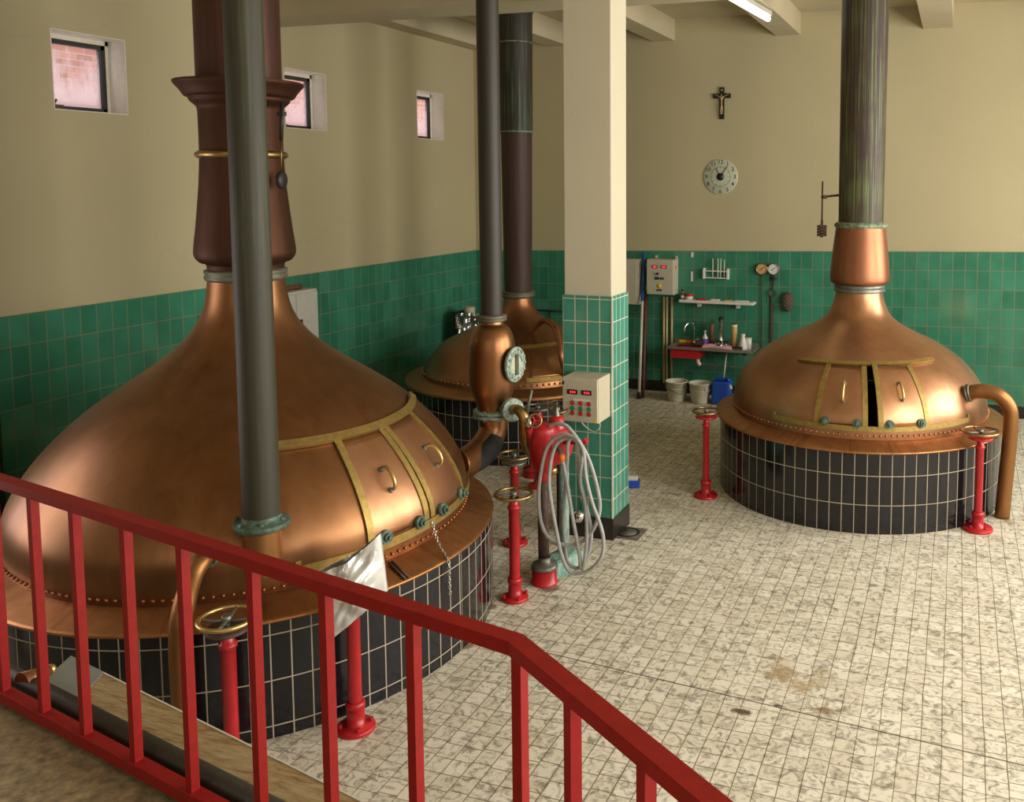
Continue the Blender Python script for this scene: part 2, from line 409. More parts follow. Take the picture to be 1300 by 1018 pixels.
def mk_floor():
    m, nt, b = mat_new('worn_marbled_floor_tiles'); uv = coords(nt, 'UV')
    dn = nt.nodes.new('ShaderNodeTexNoise'); dn.inputs['Scale'].default_value = 1.6; nt.links.new(uv, dn.inputs['Vector'])
    # slightly uneven laying
    mv = nt.nodes.new('ShaderNodeMix'); mv.data_type = 'VECTOR'; mv.inputs[0].default_value = .022
    nt.links.new(uv, mv.inputs[4]); nt.links.new(dn.outputs[1], mv.inputs[5])
    mp = nt.nodes.new('ShaderNodeMapping'); mp.inputs['Rotation'].default_value = (0, 0, PI/2); nt.links.new(mv.outputs[1], mp.inputs[0])
    br = nt.nodes.new('ShaderNodeTexBrick'); nt.links.new(mp.outputs[0], br.inputs['Vector'])
    br.offset = .12; br.offset_frequency = 3; br.squash = 1
    br.inputs['Scale'].default_value = 1; br.inputs['Brick Width'].default_value = .125; br.inputs['Row Height'].default_value = .118
    br.inputs['Mortar Size'].default_value = .0024; br.inputs['Mortar Smooth'].default_value = .25
    br.inputs['Color1'].default_value = (1, 1, 1, 1); br.inputs['Color2'].default_value = (.86, .84, .80, 1)
    br.inputs['Mortar'].default_value = (.36, .25, .13, 1)
    f = noise_t(nt, uv, 12, 4, .6, 1.8)
    marb = ramp(nt, f, [(.34, (.30, .275, .215)), (.44, (.55, .51, .41)), (.54, (.76, .71, .585))])
    col = mixc(nt, 1, marb, br.outputs[0], 'MULTIPLY')
    # soiling at the joints, in patches
    big = noise_t(nt, uv, .55, 5, .6)
    dirt = ramp(nt, big, [(.42, (.12, .12, .12)), (.62, (.9, .9, .9))])
    br2 = nt.nodes.new('ShaderNodeTexBrick'); nt.links.new(mp.outputs[0], br2.inputs['Vector'])
    br2.offset = .12; br2.offset_frequency = 3
    br2.inputs['Scale'].default_value = 1; br2.inputs['Brick Width'].default_value = .125; br2.inputs['Row Height'].default_value = .118
    br2.inputs['Mortar Size'].default_value = .006; br2.inputs['Mortar Smooth'].default_value = 1
    ff = N(nt, 'ShaderNodeMath', operation='MULTIPLY'); nt.links.new(br2.outputs['Fac'], ff.inputs[0]); nt.links.new(dirt, ff.inputs[1])
    col = mixc(nt, ff.outputs[0], col, (.09, .055, .02))
    # local brown stains: centres surveyed on the floor
    sep = nt.nodes.new('ShaderNodeSeparateXYZ'); nt.links.new(uv, sep.inputs[0])
    def blot(cx, cy, r, colr, amt, sy=1.0, hard=.25):
        nonlocal col
        cb = nt.nodes.new('ShaderNodeCombineXYZ'); cb.inputs[0].default_value = cx; cb.inputs[1].default_value = cy
        sb = N(nt, 'ShaderNodeVectorMath', operation='SUBTRACT'); nt.links.new(uv, sb.inputs[0]); nt.links.new(cb.outputs[0], sb.inputs[1])
        ml = N(nt, 'ShaderNodeVectorMath', operation='MULTIPLY'); nt.links.new(sb.outputs[0], ml.inputs[0]); ml.inputs[1].default_value = (1/r, sy/r, 0)
        ln = N(nt, 'ShaderNodeVectorMath', operation='LENGTH'); nt.links.new(ml.outputs[0], ln.inputs[0])
        nn = noise_t(nt, uv, 6, 5, .65)
        a = N(nt, 'ShaderNodeMath', operation='MULTIPLY_ADD'); nt.links.new(nn, a.inputs[0]); a.inputs[1].default_value = 1.5; nt.links.new(ln.outputs[1], a.inputs[2])
        col = mixc(nt, ramp(nt, a.outputs[0], [(.80, (amt, amt, amt)), (.80 + hard*2, (0, 0, 0))]) , col, colr)
    for q in STAINS: blot(*q)
    # the long dark joint crossing the floor
    mm = N(nt, 'ShaderNodeMath', operation='MULTIPLY_ADD'); nt.links.new(sep.outputs[0], mm.inputs[0]); mm.inputs[1].default_value = -JOINT[1]; nt.links.new(sep.outputs[1], mm.inputs[2])
    s2 = N(nt, 'ShaderNodeMath', operation='SUBTRACT'); nt.links.new(mm.outputs[0], s2.inputs[0]); s2.inputs[1].default_value = JOINT[0]
    ab = N(nt, 'ShaderNodeMath', operation='ABSOLUTE'); nt.links.new(s2.outputs[0], ab.inputs[0])
    col = mixc(nt, ramp(nt, ab.outputs[0], [(.004, (.85, .85, .85)), (.008, (0, 0, 0))]), col, (.035, .022, .01))
    nt.links.new(col, b.inputs['Base Color'])
    b.inputs['Roughness'].default_value = .55; b.inputs['Specular IOR Level'].default_value = .35
    inv = N(nt, 'ShaderNodeMath', operation='SUBTRACT'); inv.inputs[0].default_value = 1; nt.links.new(br.outputs['Fac'], inv.inputs[1])
    bump(nt, b, inv.outputs[0], .5, .004)
    return m
_j0, _j1 = atZ(717, 834), atZ(1090, 922)
_s = (_j1.y - _j0.y) / (_j1.x - _j0.x)
JOINT = (_j0.y - _s*_j0.x, _s)
def sp(x, y): p = atZ(x, y); return p.x, p.y
STAINS = [(*sp(945, 903), .30, (.075, .045, .014), .9, 2.2), (*sp(1050, 905), .50, (.15, .09, .03), .85, 1.5), (*sp(985, 895), .16, (.03, .02, .008), .9, 2.0),
          (*sp(1010, 860), .75, (.34, .23, .10), .75, 1.1), (*sp(620, 770), .30, (.20, .12, .035), .8),
          (*sp(585, 820), .30, (.20, .13, .04), .8), (*sp(1278, 660), .30, (.26, .16, .04), .7), (*sp(840, 640), .8, (.22, .17, .09), .4),
          (*sp(790, 690), .35, (.06, .04, .02), .75), (*sp(700, 748), .35, (.07, .045, .02), .7), (*sp(935, 640), .25, (.14, .11, .06), .6)]
M['floor'] = mk_floor()
M['platform'] = plain('worn_platform_tiles', (.30, .235, .13), .6, var=.45, scale=22)

# ------------------------------------------------------------------ the room
XL, XR, YB, YF, ZC = -7.65, 4.2, 13.45, -2.6, 5.75
def dado_top(x): return 2.148 + .0225 * (x + 7.65)
structure(MB().span((XL-.5, YF-.3, -.2), (XR+.3, YB+.3, 0)).build('floor', M['floor'], origin=(0, 0, 0)))
structure(MB().span((XL-.5, YF-.3, ZC), (XR+.3, YB+.3, ZC+.2)).build('ceiling', M['ceil'], origin=(0, 0, 0)))
# left wall with three window openings
WIN = [(6.08, 6.84), (9.0, 9.755), (11.78, 12.51)]; WZ0, WZ1 = 3.925, 4.635
wb = MB(); SIDE = (2.3, 4.3, .95, 3.2)
wb.span((XL-.3, SIDE[0], 0), (XL, SIDE[1], SIDE[2])); wb.span((XL-.3, SIDE[0], SIDE[3]), (XL, SIDE[1], ZC)); wb.span((XL-.3, YF-.3, 0), (XL, SIDE[0], ZC))
ys = [SIDE[1]] + [v for w in WIN for v in w] + [YB+.3]
for i in range(len(ys)-1):
    if i % 2 == 0: wb.span((XL-.3, ys[i], 0), (XL, ys[i+1], ZC))
    else:
        wb.span((XL-.3, ys[i], 0), (XL, ys[i+1], WZ0)); wb.span((XL-.3, ys[i], WZ1), (XL, ys[i+1], ZC))
structure(wb.build('wall_left', M['wall'], origin=(0, 0, 0)))
structure(MB().span((XL-.3, YB, 0), (XR+.3, YB+.3, ZC)).build('wall_back', M['wall'], origin=(0, 0, 0)))
structure(MB().span((XL-.3, YF-.3, 0), (XR+.3, YF, ZC)).build('wall_front', M['wall'], origin=(0, 0, 0)))
RWIN = [(.2, 3.0), (4.2, 7.2), (8.4, 11.4)]; RZ0, RZ1 = 1.5, 4.9
wr = MB(); ys = [YF-.3] + [v for w in RWIN for v in w] + [YB+.3]
for i in range(len(ys)-1):
    if i % 2 == 0: wr.span((XR, ys[i], 0), (XR+.3, ys[i+1], ZC))
    else:
        wr.span((XR, ys[i], 0), (XR+.3, ys[i+1], RZ0)); wr.span((XR, ys[i], RZ1), (XR+.3, ys[i+1], ZC))
structure(wr.build('wall_right', M['wall'], origin=(0, 0, 0)))
# green tile dado (rows follow its own top edge)
def dado_strip(name, a, b, nrm, za, zb, mat):
    a, b, nrm = Vector(a), Vector(b), Vector(nrm); t = .012; L = (b-a).length
    vs = []
    for off in (0, t):
        for p, zz in ((a, .16), (b, .16), (b, zb), (a, za)): vs.append(Vector((p.x, p.y, zz)) + nrm*off)
    uv0 = [(0, .16-za), (L, .16-zb), (L, 0), (0, 0)]
    fs = [(4, 5, 6, 7), (7, 6, 2, 3), (0, 4, 7, 3), (5, 1, 2, 6), (4, 0, 1, 5)]
    uvs = [uv0, [(0, -.01)]*4, [(0, -.01)]*4, [(0, -.01)]*4, [(0, -.01)]*4]
    return structure(MB().add(vs, fs, uvs).build(name, mat, origin=(0, 0, 0)))
dado_strip('trim_1', (XL, 4.4, 0), (XL, YB, 0), (1, 0, 0), 2.15, 2.15, M['gtile'])
dado_strip('trim_2', (XL, YB, 0), (XR, YB, 0), (0, -1, 0), dado_top(XL), dado_top(XR), M['gtile'])
structure(MB().span((XL, YF, 0), (XL+.02, YB, .17)).build('baseboard_left', M['basetile'], origin=(0, 0, 0)))
structure(MB().span((XL, YB-.02, 0), (XR, YB, .17)).build('baseboard_back', M['basetile'], origin=(0, 0, 0)))
# ceiling beams
for x0, x1 in ((-7.65, -7.32), (-6.30, -5.94), (-4.53, -4.19), (-2.63, -2.27), (-.55, -.15), (1.5, 1.88), (3.3, 3.65)):
    structure(MB().span((x0, YF, 5.43), (x1, YB, ZC)).build('ceiling_beam', M['ceil'], origin=(0, 0, 0)))
structure(MB().span((XL, 8.3, 5.07), (XR, 8.85, ZC)).build('ceiling_beam', M['ceil'], origin=(0, 0, 0)))
# left windows
for k, (y0, y1) in enumerate(WIN):
    w = bpy.data.objects.new('window_%d' % (k+1), None); COL.objects.link(w); w.location = (XL-.25, (y0+y1)/2, WZ0); structure(w)
    rv = MB()
    for a, b in (((XL-.3, y0, WZ0), (XL, y0+.008, WZ1)), ((XL-.3, y1-.008, WZ0), (XL, y1, WZ1)),
                 ((XL-.3, y0, WZ1-.008), (XL, y1, WZ1)), ((XL-.3, y0, WZ0), (XL, y1, WZ0+.008))): rv.span(a, b)
    rv.build('reveal', M['reveal'], w)
    fr = MB(); fx0, fx1 = XL-.27, XL-.215; t = .045; a, b = y0+.01, y1-.04
    fr.span((fx0, a, WZ0+.01), (fx1, b, WZ0+.01+t)); fr.span((fx0, a, WZ1-.05-t), (fx1, b, WZ1-.05))
    fr.span((fx0, a, WZ0+.01), (fx1, a+t, WZ1-.05)); fr.span((fx0, b-t, WZ0+.01), (fx1, b, WZ1-.05))
    fo = fr.build('frame', M['grey_frame'], w)
    o = MB().span((XL-.275, b, WZ0), (XL-.21, y1-.005, WZ1)); o.span((XL-.275, y0, WZ1-.052), (XL-.21, y1, WZ1-.004)); o.build('outer_frame', M['reveal'], w)
    MB().span((XL-.245, a+t, WZ0+.055), (XL-.24, b-t, WZ1-.095)).build('pane', M['pane'], w)
    c_ = MB().span((XL-.215, a+.02, WZ0+.012), (XL-.17, a+.22, WZ0+.06)); c_.cyl((XL-.17, a+.12, WZ0+.06), (XL-.13, a+.12, WZ0+.10), .01)
    c_.build('latch', M['rust'], w)
w = bpy.data.objects.new('window_7', None); COL.objects.link(w); w.location = (XL, 3.3, SIDE[2]); structure(w)
fr = MB()
for zz in (SIDE[2], (SIDE[2]+SIDE[3])/2, SIDE[3]-.06): fr.span((XL-.2, SIDE[0], zz), (XL-.14, SIDE[1], zz+.06))
for yy in (SIDE[0], (SIDE[0]+SIDE[1])/2-.03, SIDE[1]-.06): fr.span((XL-.2, yy, SIDE[2]), (XL-.14, yy+.06, SIDE[3]))
fr.build('frame', M['grey_frame'], w)
structure(MB().span((XL-4.3, 2, 0), (XL-4.0, 24, 7.6)).build('exterior_wall', M['brick'], origin=(0, 0, 0)))
# right windows (out of frame, they let the daylight in)
for k, (y0, y1) in enumerate(RWIN):
    w = bpy.data.objects.new('window_%d' % (k+4), None); COL.objects.link(w); w.location = (XR, (y0+y1)/2, RZ0); structure(w)
    fr = MB(); t = .06
    fr.span((XR+.1, y0, RZ0), (XR+.16, y1, RZ0+t)); fr.span((XR+.1, y0, RZ1-t), (XR+.16, y1, RZ1))
    for q in range(4):
        yy = y0 + (y1-y0-t)*q/3; fr.span((XR+.1, yy, RZ0), (XR+.16, yy+t, RZ1))
    fr.span((XR+.1, y0, (RZ0+RZ1)/2), (XR+.16, y1, (RZ0+RZ1)/2+t))
    fr.build('frame', M['grey_frame'], w)

# ------------------------------------------------------------------ column
CX0, CX1, CY0, CY1 = -3.435, -2.95, 7.6, 8.02
ct = thing('column', ((CX0+CX1)/2, (CY0+CY1)/2, 0), 'square cream column with green tiled lower half in the middle of the room', 'column')
MB().span((CX0+.012, CY0+.012, 2.25), (CX1-.012, CY1-.012, 5.43), bev=.01).build('plaster_shaft', M['shaft'], ct)
cl = MB(); z0 = .2; z1 = 2.262
def cface(a, b, wdt):
    vs = [(a[0], a[1], z0), (b[0], b[1], z0), (b[0], b[1], z1), (a[0], a[1], z1)]
    cl.add(vs, [(0, 1, 2, 3)], [((0, z0-z1+.03), (wdt, z0-z1+.03), (wdt, .03), (0, .03))])
cface((CX0, CY0), (CX1, CY0), .472); cface((CX1, CY0), (CX1, CY1), .472); cface((CX1, CY1), (CX0, CY1), .472); cface((CX0, CY1), (CX0, CY0), .472)
cl.add([(CX0, CY0, z1), (CX1, CY0, z1), (CX1, CY1, z1), (CX0, CY1, z1)], [(0, 1, 2, 3)], [((.03, .03),)*4])
cl.build('tile_cladding', M['ctile'], ct)
MB().box((CX1-.002, CY0+.002, (z0+z1)/2), (.014, .014, z1-z0)).build('corner_strip', M['ivory'], ct)
MB().span((CX0-.008, CY0-.008, 0), (CX1+.008, CY1+.008, .205)).build('base', M['basetile'], ct)

# ------------------------------------------------------------------ brewing kettles
def make_kettle(name, c, prof, rim_r, rim_z, lip, base_r, label, mats, vo=0):
    t = thing(name, (c[0], c[1], 0), label, 'brewing kettle')
    sp_ = prof_spline(prof, 6); z_in = prof[0][1]
    MB().lathe((*c, 0), [(base_r, 0), (base_r, rim_z+.005)], 128, uvr=base_r, v0=vo).build('tiled_plinth', M['btile'], t)
    ap = [(base_r, rim_z), (rim_r-.012, rim_z), (rim_r, rim_z+.004), (rim_r+.003, rim_z+.012), (rim_r, rim_z+lip), (rim_r-.02, rim_z+lip+.006), (prof[0][0]+.03, z_in-.012), (prof[0][0]-.01, z_in)]
    MB().lathe((*c, 0), ap, 144).build('apron', mats['apron'], t)
    return t, sp_
def rivets(t, c, r, z, step=.055, size=.011, mat=None):
    n = int(2*PI*r/step); toward = math.atan2(-c[1], -c[0])
    ks = sorted(range(n), key=lambda k: abs((2*PI*k/n - toward + PI) % (2*PI) - PI))
    first = MB().ball((c[0]+r*math.cos(toward), c[1]+r*math.sin(toward), z), size, 8, 5).build('rivet', mat, t)
    base = Vector((c[0]+r*math.cos(toward), c[1]+r*math.sin(toward), 0))
    rest = MB()
    for q, k in enumerate(ks[:n]):
        a = 2*PI*k/n; p = Vector((c[0]+r*math.cos(a), c[1]+r*math.sin(a), z))
        if q == 0: first.location = p - Vector((base.x, base.y, z)); continue
        if q < 100:
            o = first.copy(); COL.objects.link(o); o.parent = t; o.location = p - Vector((base.x, base.y, z))
        else: rest.ball(p, size, 6, 4)
    if rest.v: rest.build('rivet_row', mat, t)['kind'] = 'stuff'
def rz(sp_, z):
    for (r0, z0), (r1, z1) in zip(sp_, sp_[1:]):
        if (z0 <= z <= z1) and z1 > z0: return r0 + (r1-r0)*(z-z0)/(z1-z0)
    return sp_[-1][0] if z > sp_[-1][1] else sp_[0][0]
def onD(c, sp_, az, z, off=0.0):
    r = rz(sp_, z); dz = .02; dr = (rz(sp_, z+dz) - rz(sp_, z-dz)) / (2*dz)
    n = Vector((1, -dr)).normalized(); a = math.radians(az)
    rr, zz = r + n.x*off, z + n.y*off
    return Vector((c[0] + rr*math.cos(a), c[1] + rr*math.sin(a), zz))
def strip(c, sp_, path, wid, thick, mat, name, t, lift=0.0):   # metal strip lying on the dome along (az, z) points
    P = []
    for (a0, z0), (a1, z1) in zip(path, path[1:]):
        n = max(2, int(max(abs(a1-a0)/1.5, abs(z1-z0)/.03)))
        P += [(a0+(a1-a0)*k/n, z0+(z1-z0)*k/n) for k in range(n)]
    P.append(path[-1])
    b = MB(); vs, fs = [], []
    for i, (az, z) in enumerate(P):
        p = onD(c, sp_, az, z, lift); q = onD(c, sp_, az, z, lift+thick)
        i0, i1 = max(i-1, 0), min(i+1, len(P)-1)
        tn = (onD(c, sp_, *P[i1], lift) - onD(c, sp_, *P[i0], lift)).normalized()
        nn = (q-p).normalized(); sd = tn.cross(nn).normalized() * (wid/2)
        vs += [p+sd-nn*.012, q+sd, q-sd, p-sd-nn*.012]
    for i in range(len(P)-1):
        for k in range(4):
            k2 = (k+1) % 4; fs.append((i*4+k, i*4+k2, (i+1)*4+k2, (i+1)*4+k))
    fs += [(0, 1, 2, 3), tuple(len(vs)-4+k for k in (3, 2, 1, 0))]
    return b.add(vs, fs, smooth=False).build(name, mat, t)
def panel(c, sp_, a0, a1, z0, z1, thick, mat, name, t, n=14, m=14, open_=0):
    b = MB(); vs, fs = [], []
    for lay, off in ((0, -.004), (1, thick)):
        for j in range(m+1):
            for i in range(n+1):
                u = i/n
                vs.append(onD(c, sp_, a0+(a1-a0)*u, z0+(z1-z0)*j/m, off + open_*u))
    W = n+1; K = W*(m+1)
    for j in range(m):
        for i in range(n):
            fs.append((K+j*W+i, K+j*W+i+1, K+(j+1)*W+i+1, K+(j+1)*W+i)); fs.append((j*W+i, (j+1)*W+i, (j+1)*W+i+1, j*W+i+1))
    for i in range(n): fs += [(i, i+1, K+i+1, K+i), (m*W+i, K+m*W+i, K+m*W+i+1, m*W+i+1)]
    for j in range(m): fs += [(j*W, K+j*W, K+(j+1)*W, (j+1)*W), (j*W+n, (j+1)*W+n, K+(j+1)*W+n, K+j*W+n)]
    return b.add(vs, fs, smooth=True).build(name, mat, t)
def door_handle(c, sp_, az, z0, z1, parent, mat, s=1.0):
    p0, p1 = onD(c, sp_, az, z0), onD(c, sp_, az, z1)
    n0 = (onD(c, sp_, az, z0, .1)-p0)*10; n1 = (onD(c, sp_, az, z1, .1)-p1)*10
    h = MB().tube([p0, p0+n0*.05*s, p0+(p1-p0)*.2+n0*.075*s, p0+(p1-p0)*.5+(n0+n1)*.042*s, p1+(p0-p1)*.2+n1*.075*s, p1+n1*.05*s, p1], .0125*s, 10, sub=4).build('handle', mat, parent)
    for p, n_ in ((p0, n0), (p1, n1)): MB().cyl(p-n_*.01, p+n_*.028, .021*s, seg=14).build('handle_mount', M['grey_iron'], parent)
    return h
def roller(c, sp_, az, z, t, r=.043):
    p = onD(c, sp_, az, z, .012); n_ = (onD(c, sp_, az, z, .112)-p)*10
    b = MB(); b.cyl(p-n_*.01, p+n_*.03, r, seg=24); b.cyl(p+n_*.03, p+n_*.05, r*.62, seg=20); b.cyl(p+n_*.05, p+n_*.068, r*.3, seg=12)
    return b.build('roller', M['verdi_d'], t)

# --- right kettle
RC = (-1.0, 9.95)
RP = [(1.345, .86), (1.345, .95), (1.315, 1.1), (1.232, 1.25), (1.10, 1.4), (.97, 1.5), (.80, 1.6), (.585, 1.7), (.415, 1.8), (.318, 1.9), (.262, 2.05), (.25, 2.14)]
kr, RS = make_kettle('brewing_kettle', RC, RP, 1.535, .778, .02, 1.49, 'copper brewing kettle at right with slightly open doors and green streaked flue', dict(apron=M['apron']))
gap = lambda a, z: (-80.0 < math.degrees(a if a < PI else a-2*PI) < -75.6) and .985 < z < 1.5
MB().lathe((*RC, 0), RS, 360, skip=gap).build('dome', M['copper'], kr)
rivets(kr, RC, 1.352, .905, mat=M['apron'])
MB().lathe((*RC, 0), [(.25, 2.12), (.272, 2.125), (.272, 2.145), (.258, 2.155), (.27, 2.165), (.27, 2.205), (.25, 2.21)], 48).build('neck_ring', M['grey_iron'], kr)
MB().lathe((*RC, 0), prof_spline([(.25, 2.20), (.30, 2.215), (.316, 2.26), (.308, 2.4), (.288, 2.6), (.266, 2.78), (.26, 2.83)], 5), 64).build('bell', M['bell_r'], kr)
MB().lathe((*RC, 0), [(.24, 2.80), (.268, 2.81), (.281, 2.825), (.281, 2.845), (.262, 2.86), (.24, 2.87)], 48).build('flue_ring', M['verdi'], kr)
MB().lathe((*RC, 0), [(.236, 2.82), (.24, 4.0), (.245, 5.75)], 64).build('flue', M['flue_r'], kr)
strip(RC, RS, [(-121, 1.497), (-100, 1.503), (-78, 1.507), (-55, 1.51), (-34, 1.517)], .045, .014, M['brass'], 'upper_band', kr, .016)
strip(RC, RS, [(-121, .972), (-78, .968), (-32, .985)], .05, .014, M['brass'], 'lower_band', kr, .006)
strip(RC, RS, [(-121, .972), (-121, 1.02)], .03, .012, M['brass'], 'band_end', kr, .006)
strip(RC, RS, [(-32, .985), (-32, 1.035)], .03, .012, M['brass'], 'band_end', kr, .006)
d1 = panel(RC, RS, -100.6, -80.3, .995, 1.485, .010, M['copper'], 'door', kr)
strip(RC, RS, [(-100.6, .995), (-100.6, 1.49)], .045, .010, M['brass'], 'door_strip', d1, .008)
strip(RC, RS, [(-80.9, .995), (-80.9, 1.49)], .05, .010, M['brass'], 'door_strip', d1, .008)
door_handle(RC, RS, -90.2, 1.345, 1.20, d1, M['brass_b'])
d2 = panel(RC, RS, -55.2, -75.2, .995, 1.485, .010, M['copper'], 'door', kr, open_=.03)
strip(RC, RS, [(-55.2, .995), (-55.2, 1.49)], .045, .010, M['brass'], 'door_strip', d2, .008)
strip(RC, RS, [(-74.8, .995), (-75.3, 1.49)], .05, .010, M['brass'], 'door_strip', d2, .038)
door_handle(RC, RS, -65, 1.35, 1.215, d2, M['brass_b'])
for az in (-96.9, -84.1, -71.5, -58.1): roller(RC, RS, az, 1.018, kr)
# damper lever with counterweight on the flue
fx = RC[0]-.235
la = MB(); lx, ly, lz = atY(1044, 250, 9.9)
la.cyl((fx, 9.93, lz+.02), (lx, ly, lz), .012); la.cyl((lx-.01, ly, lz), (lx+.05, ly, lz), .02)
lv = la.build('damper_arm', M['rust'], kr)
zt, zb_ = atY(1044, 230, ly).z, atY(1044, 283, ly).z
MB().cyl((lx, ly, zb_), (lx, ly, zt), .009).build('damper_rod', M['rust'], kr)
wz0, wz1 = atY(1044, 300, ly).z, atY(1044, 285.5, ly).z
w_ = MB()
for q in range(4):
    h = (wz1-wz0)/4; w_.cyl((lx, ly, wz0+h*q+.003), (lx, ly, wz0+h*(q+1)-.003), .052, seg=24)
w_.cyl((lx, ly, wz0-.01), (lx, ly, wz1+.05), .014); w_.build('counterweight', M['rust'], kr)

# overflow pipe of the right kettle
op = thing('overflow_pipe', (.49, 9.36, 0), 'bent copper pipe running from the right kettle down to the floor', 'pipe')
p0 = onD(RC, RS, -27, 1.215, -.02); dr = Vector((math.cos(math.radians(-27)), math.sin(math.radians(-27)), 0))
MB().tube([p0, p0+Vector((.10, -.03, .035)), p0+Vector((.19, -.04, .045)), Vector((.42, 9.33, 1.225)), Vector((.515, 9.345, 1.12)), Vector((.54, 9.35, .98)), Vector((.53, 9.355, .7)), Vector((.505, 9.355, .3)), Vector((.49, 9.36, 0))], .072, 20, sub=6).build('pipe', M['copper_pipe'], op)
co = MB()
for q in (.03, .055): co.torus(p0+Vector((.7, -.2, .25)).normalized()*q, .078, .012, 28, 8, N=(.95, -.25, .25))
co.build('collar', M['grey_iron'], op)

# --- left kettle
LC = (-5.02, 5.44)
LP = [(1.565, .80), (1.572, .9), (1.558, 1.05), (1.492, 1.2), (1.39, 1.35), (1.255, 1.5), (1.09, 1.65), (.885, 1.8), (.665, 1.95), (.475, 2.1), (.352, 2.25), (.29, 2.4), (.264, 2.59)]
kl, LS = make_kettle('brewing_kettle', LC, LP, 1.775, .705, .02, 1.768, 'large copper brewing kettle behind the red railing with closed doors and tall dark flue', dict(apron=M['apron']), vo=.205)
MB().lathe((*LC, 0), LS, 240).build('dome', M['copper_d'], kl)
rivets(kl, LC, 1.574, .835, mat=M['apron'])
MB().lathe((*LC, 0), [(.26, 2.565), (.282, 2.575), (.288, 2.60), (.275, 2.612), (.286, 2.622), (.286, 2.645), (.26, 2.655)], 56).build('neck_ring', M['ring_g'], kl)
MB().lathe((*LC, 0), prof_spline([(.262, 2.64), (.270, 2.69), (.31, 2.705), (.342, 2.745), (.347, 2.80), (.332, 2.92), (.312, 3.1), (.293, 3.3), (.283, 3.5), (.283, 3.75), (.285, 3.86)], 5), 72).build('bell', M['bell'], kl)
MB().lathe((*LC, 0), [(.28, 3.455), (.305, 3.465), (.316, 3.48), (.316, 3.495), (.30, 3.51), (.28, 3.515)], 56).build('bell_band', M['brass_d'], kl)
MB().lathe((*LC, 0), prof_spline([(.284, 3.80), (.292, 3.83), (.335, 3.87), (.345, 3.895), (.37, 3.905), (.40, 3.95), (.435, 3.99), (.437, 4.005), (.425, 4.012), (.285, 4.012)], 4), 72).build('flue_collar', M['bell'], kl)
MB().lathe((*LC, 0), [(.288, 3.95), (.29, 5.745)], 64).build('flue', M['flue_l'], kl)
strip(LC, LS, [(-41, 1.585), (-22, 1.577), (-3, 1.575), (16, 1.58), (36, 1.60)], .06, .016, M['brass'], 'upper_band', kl, .018)
strip(LC, LS, [(-39, .915), (-3, .93), (38, .93)], .06, .016, M['brass'], 'lower_band', kl, .006)
strip(LC, LS, [(-39, .915), (-39, .975)], .035, .012, M['brass'], 'band_end', kl, .006)
e1 = panel(LC, LS, -22.0, -4.4, .965, 1.555, .010, M['copper'], 'door', kl)
strip(LC, LS, [(-22, .965), (-22, 1.56)], .05, .011, M['brass'], 'door_strip', e1, .008)
strip(LC, LS, [(-4.5, .965), (-4.5, 1.56)], .05, .011, M['brass'], 'door_strip', e1, .008)
door_handle(LC, LS, -13.2, 1.35, 1.225, e1, M['brass_b'])
e2 = panel(LC, LS, -2.0, 16.4, .965, 1.555, .010, M['copper'], 'door', kl)
strip(LC, LS, [(-2.0, .965), (-2.0, 1.56)], .05, .011, M['brass'], 'door_strip', e2, .008)
strip(LC, LS, [(16.4, .965), (16.4, 1.56)], .05, .011, M['brass'], 'door_strip', e2, .008)
door_handle(LC, LS, 7.4, 1.36, 1.235, e2, M['brass_b'])
for az in (-18.4, -7.6, 1.8, 14.1): roller(LC, LS, az, .975, kl, .045)
# seam bracket on the apron
a = math.radians(-17.5)
sb = MB()
for q in (-1, 1):
    aa = a + q*.008
    sb.tube([Vector((LC[0]+r_*math.cos(aa), LC[1]+r_*math.sin(aa), z_)) for r_, z_ in ((1.60, .80), (1.77, .735))], .009, 6)
sb.build('apron_seam', M['rust'], kl)
# damper lever and weight beside the bell
dp = [atY(358, 130, 5.38), atY(357, 178, 5.38)]
dl = MB(); dl.cyl(dp[0], dp[1], .014); dl.box((dp[0]+(dp[1]-dp[0])*.3), (.05, .04, .03)); dl.build('damper_arm', M['iron'], kl)
MB().cyl(dp[1], atY(357.5, 218, 5.38), .004).build('damper_wire', M['brass_d'], kl)
q_ = atY(359, 228.5, 5.38); MB().lathe(q_-Vector((.01, 0, 0)), [(1e-3, -.018), (.055, -.018), (.068, 0), (.055, .018), (1e-3, .018)], 24, R=Vector((1, .25, 0)).to_track_quat('Z', 'Y').to_matrix()).build('counterweight', M['iron'], kl)

# pipe standing on the left kettle
vp = thing('vent_pipe', (-3.96, 4.34, 1.0), 'tall olive grey vent pipe standing on the left kettle dome in front of its flue', 'pipe')
MB().lathe((-3.96, 4.34, 0), [(.108, 1.25), (.108, 5.75)], 40).build('pipe', M['pipe_g'], vp)
fl = MB(); fl.lathe((-3.96, 4.34, 0), [(.10, 1.215), (.158, 1.215), (.163, 1.222), (.163, 1.245), (.158, 1.252), (.115, 1.256), (.11, 1.29)], 40)
for k in range(6):
    an = 2*PI*k/6+.3; fl.cyl((-3.98+.137*math.cos(an), 4.34+.137*math.sin(an), 1.20), (-3.98+.137*math.cos(an), 4.34+.137*math.sin(an), 1.27), .013, seg=8)
fl.build('flange', M['verdi_d'], vp)
MB().lathe((-3.96, 4.34, 0), [(.112, .93), (.112, 1.22)], 40).build('stub', M['copper_pipe'], vp)

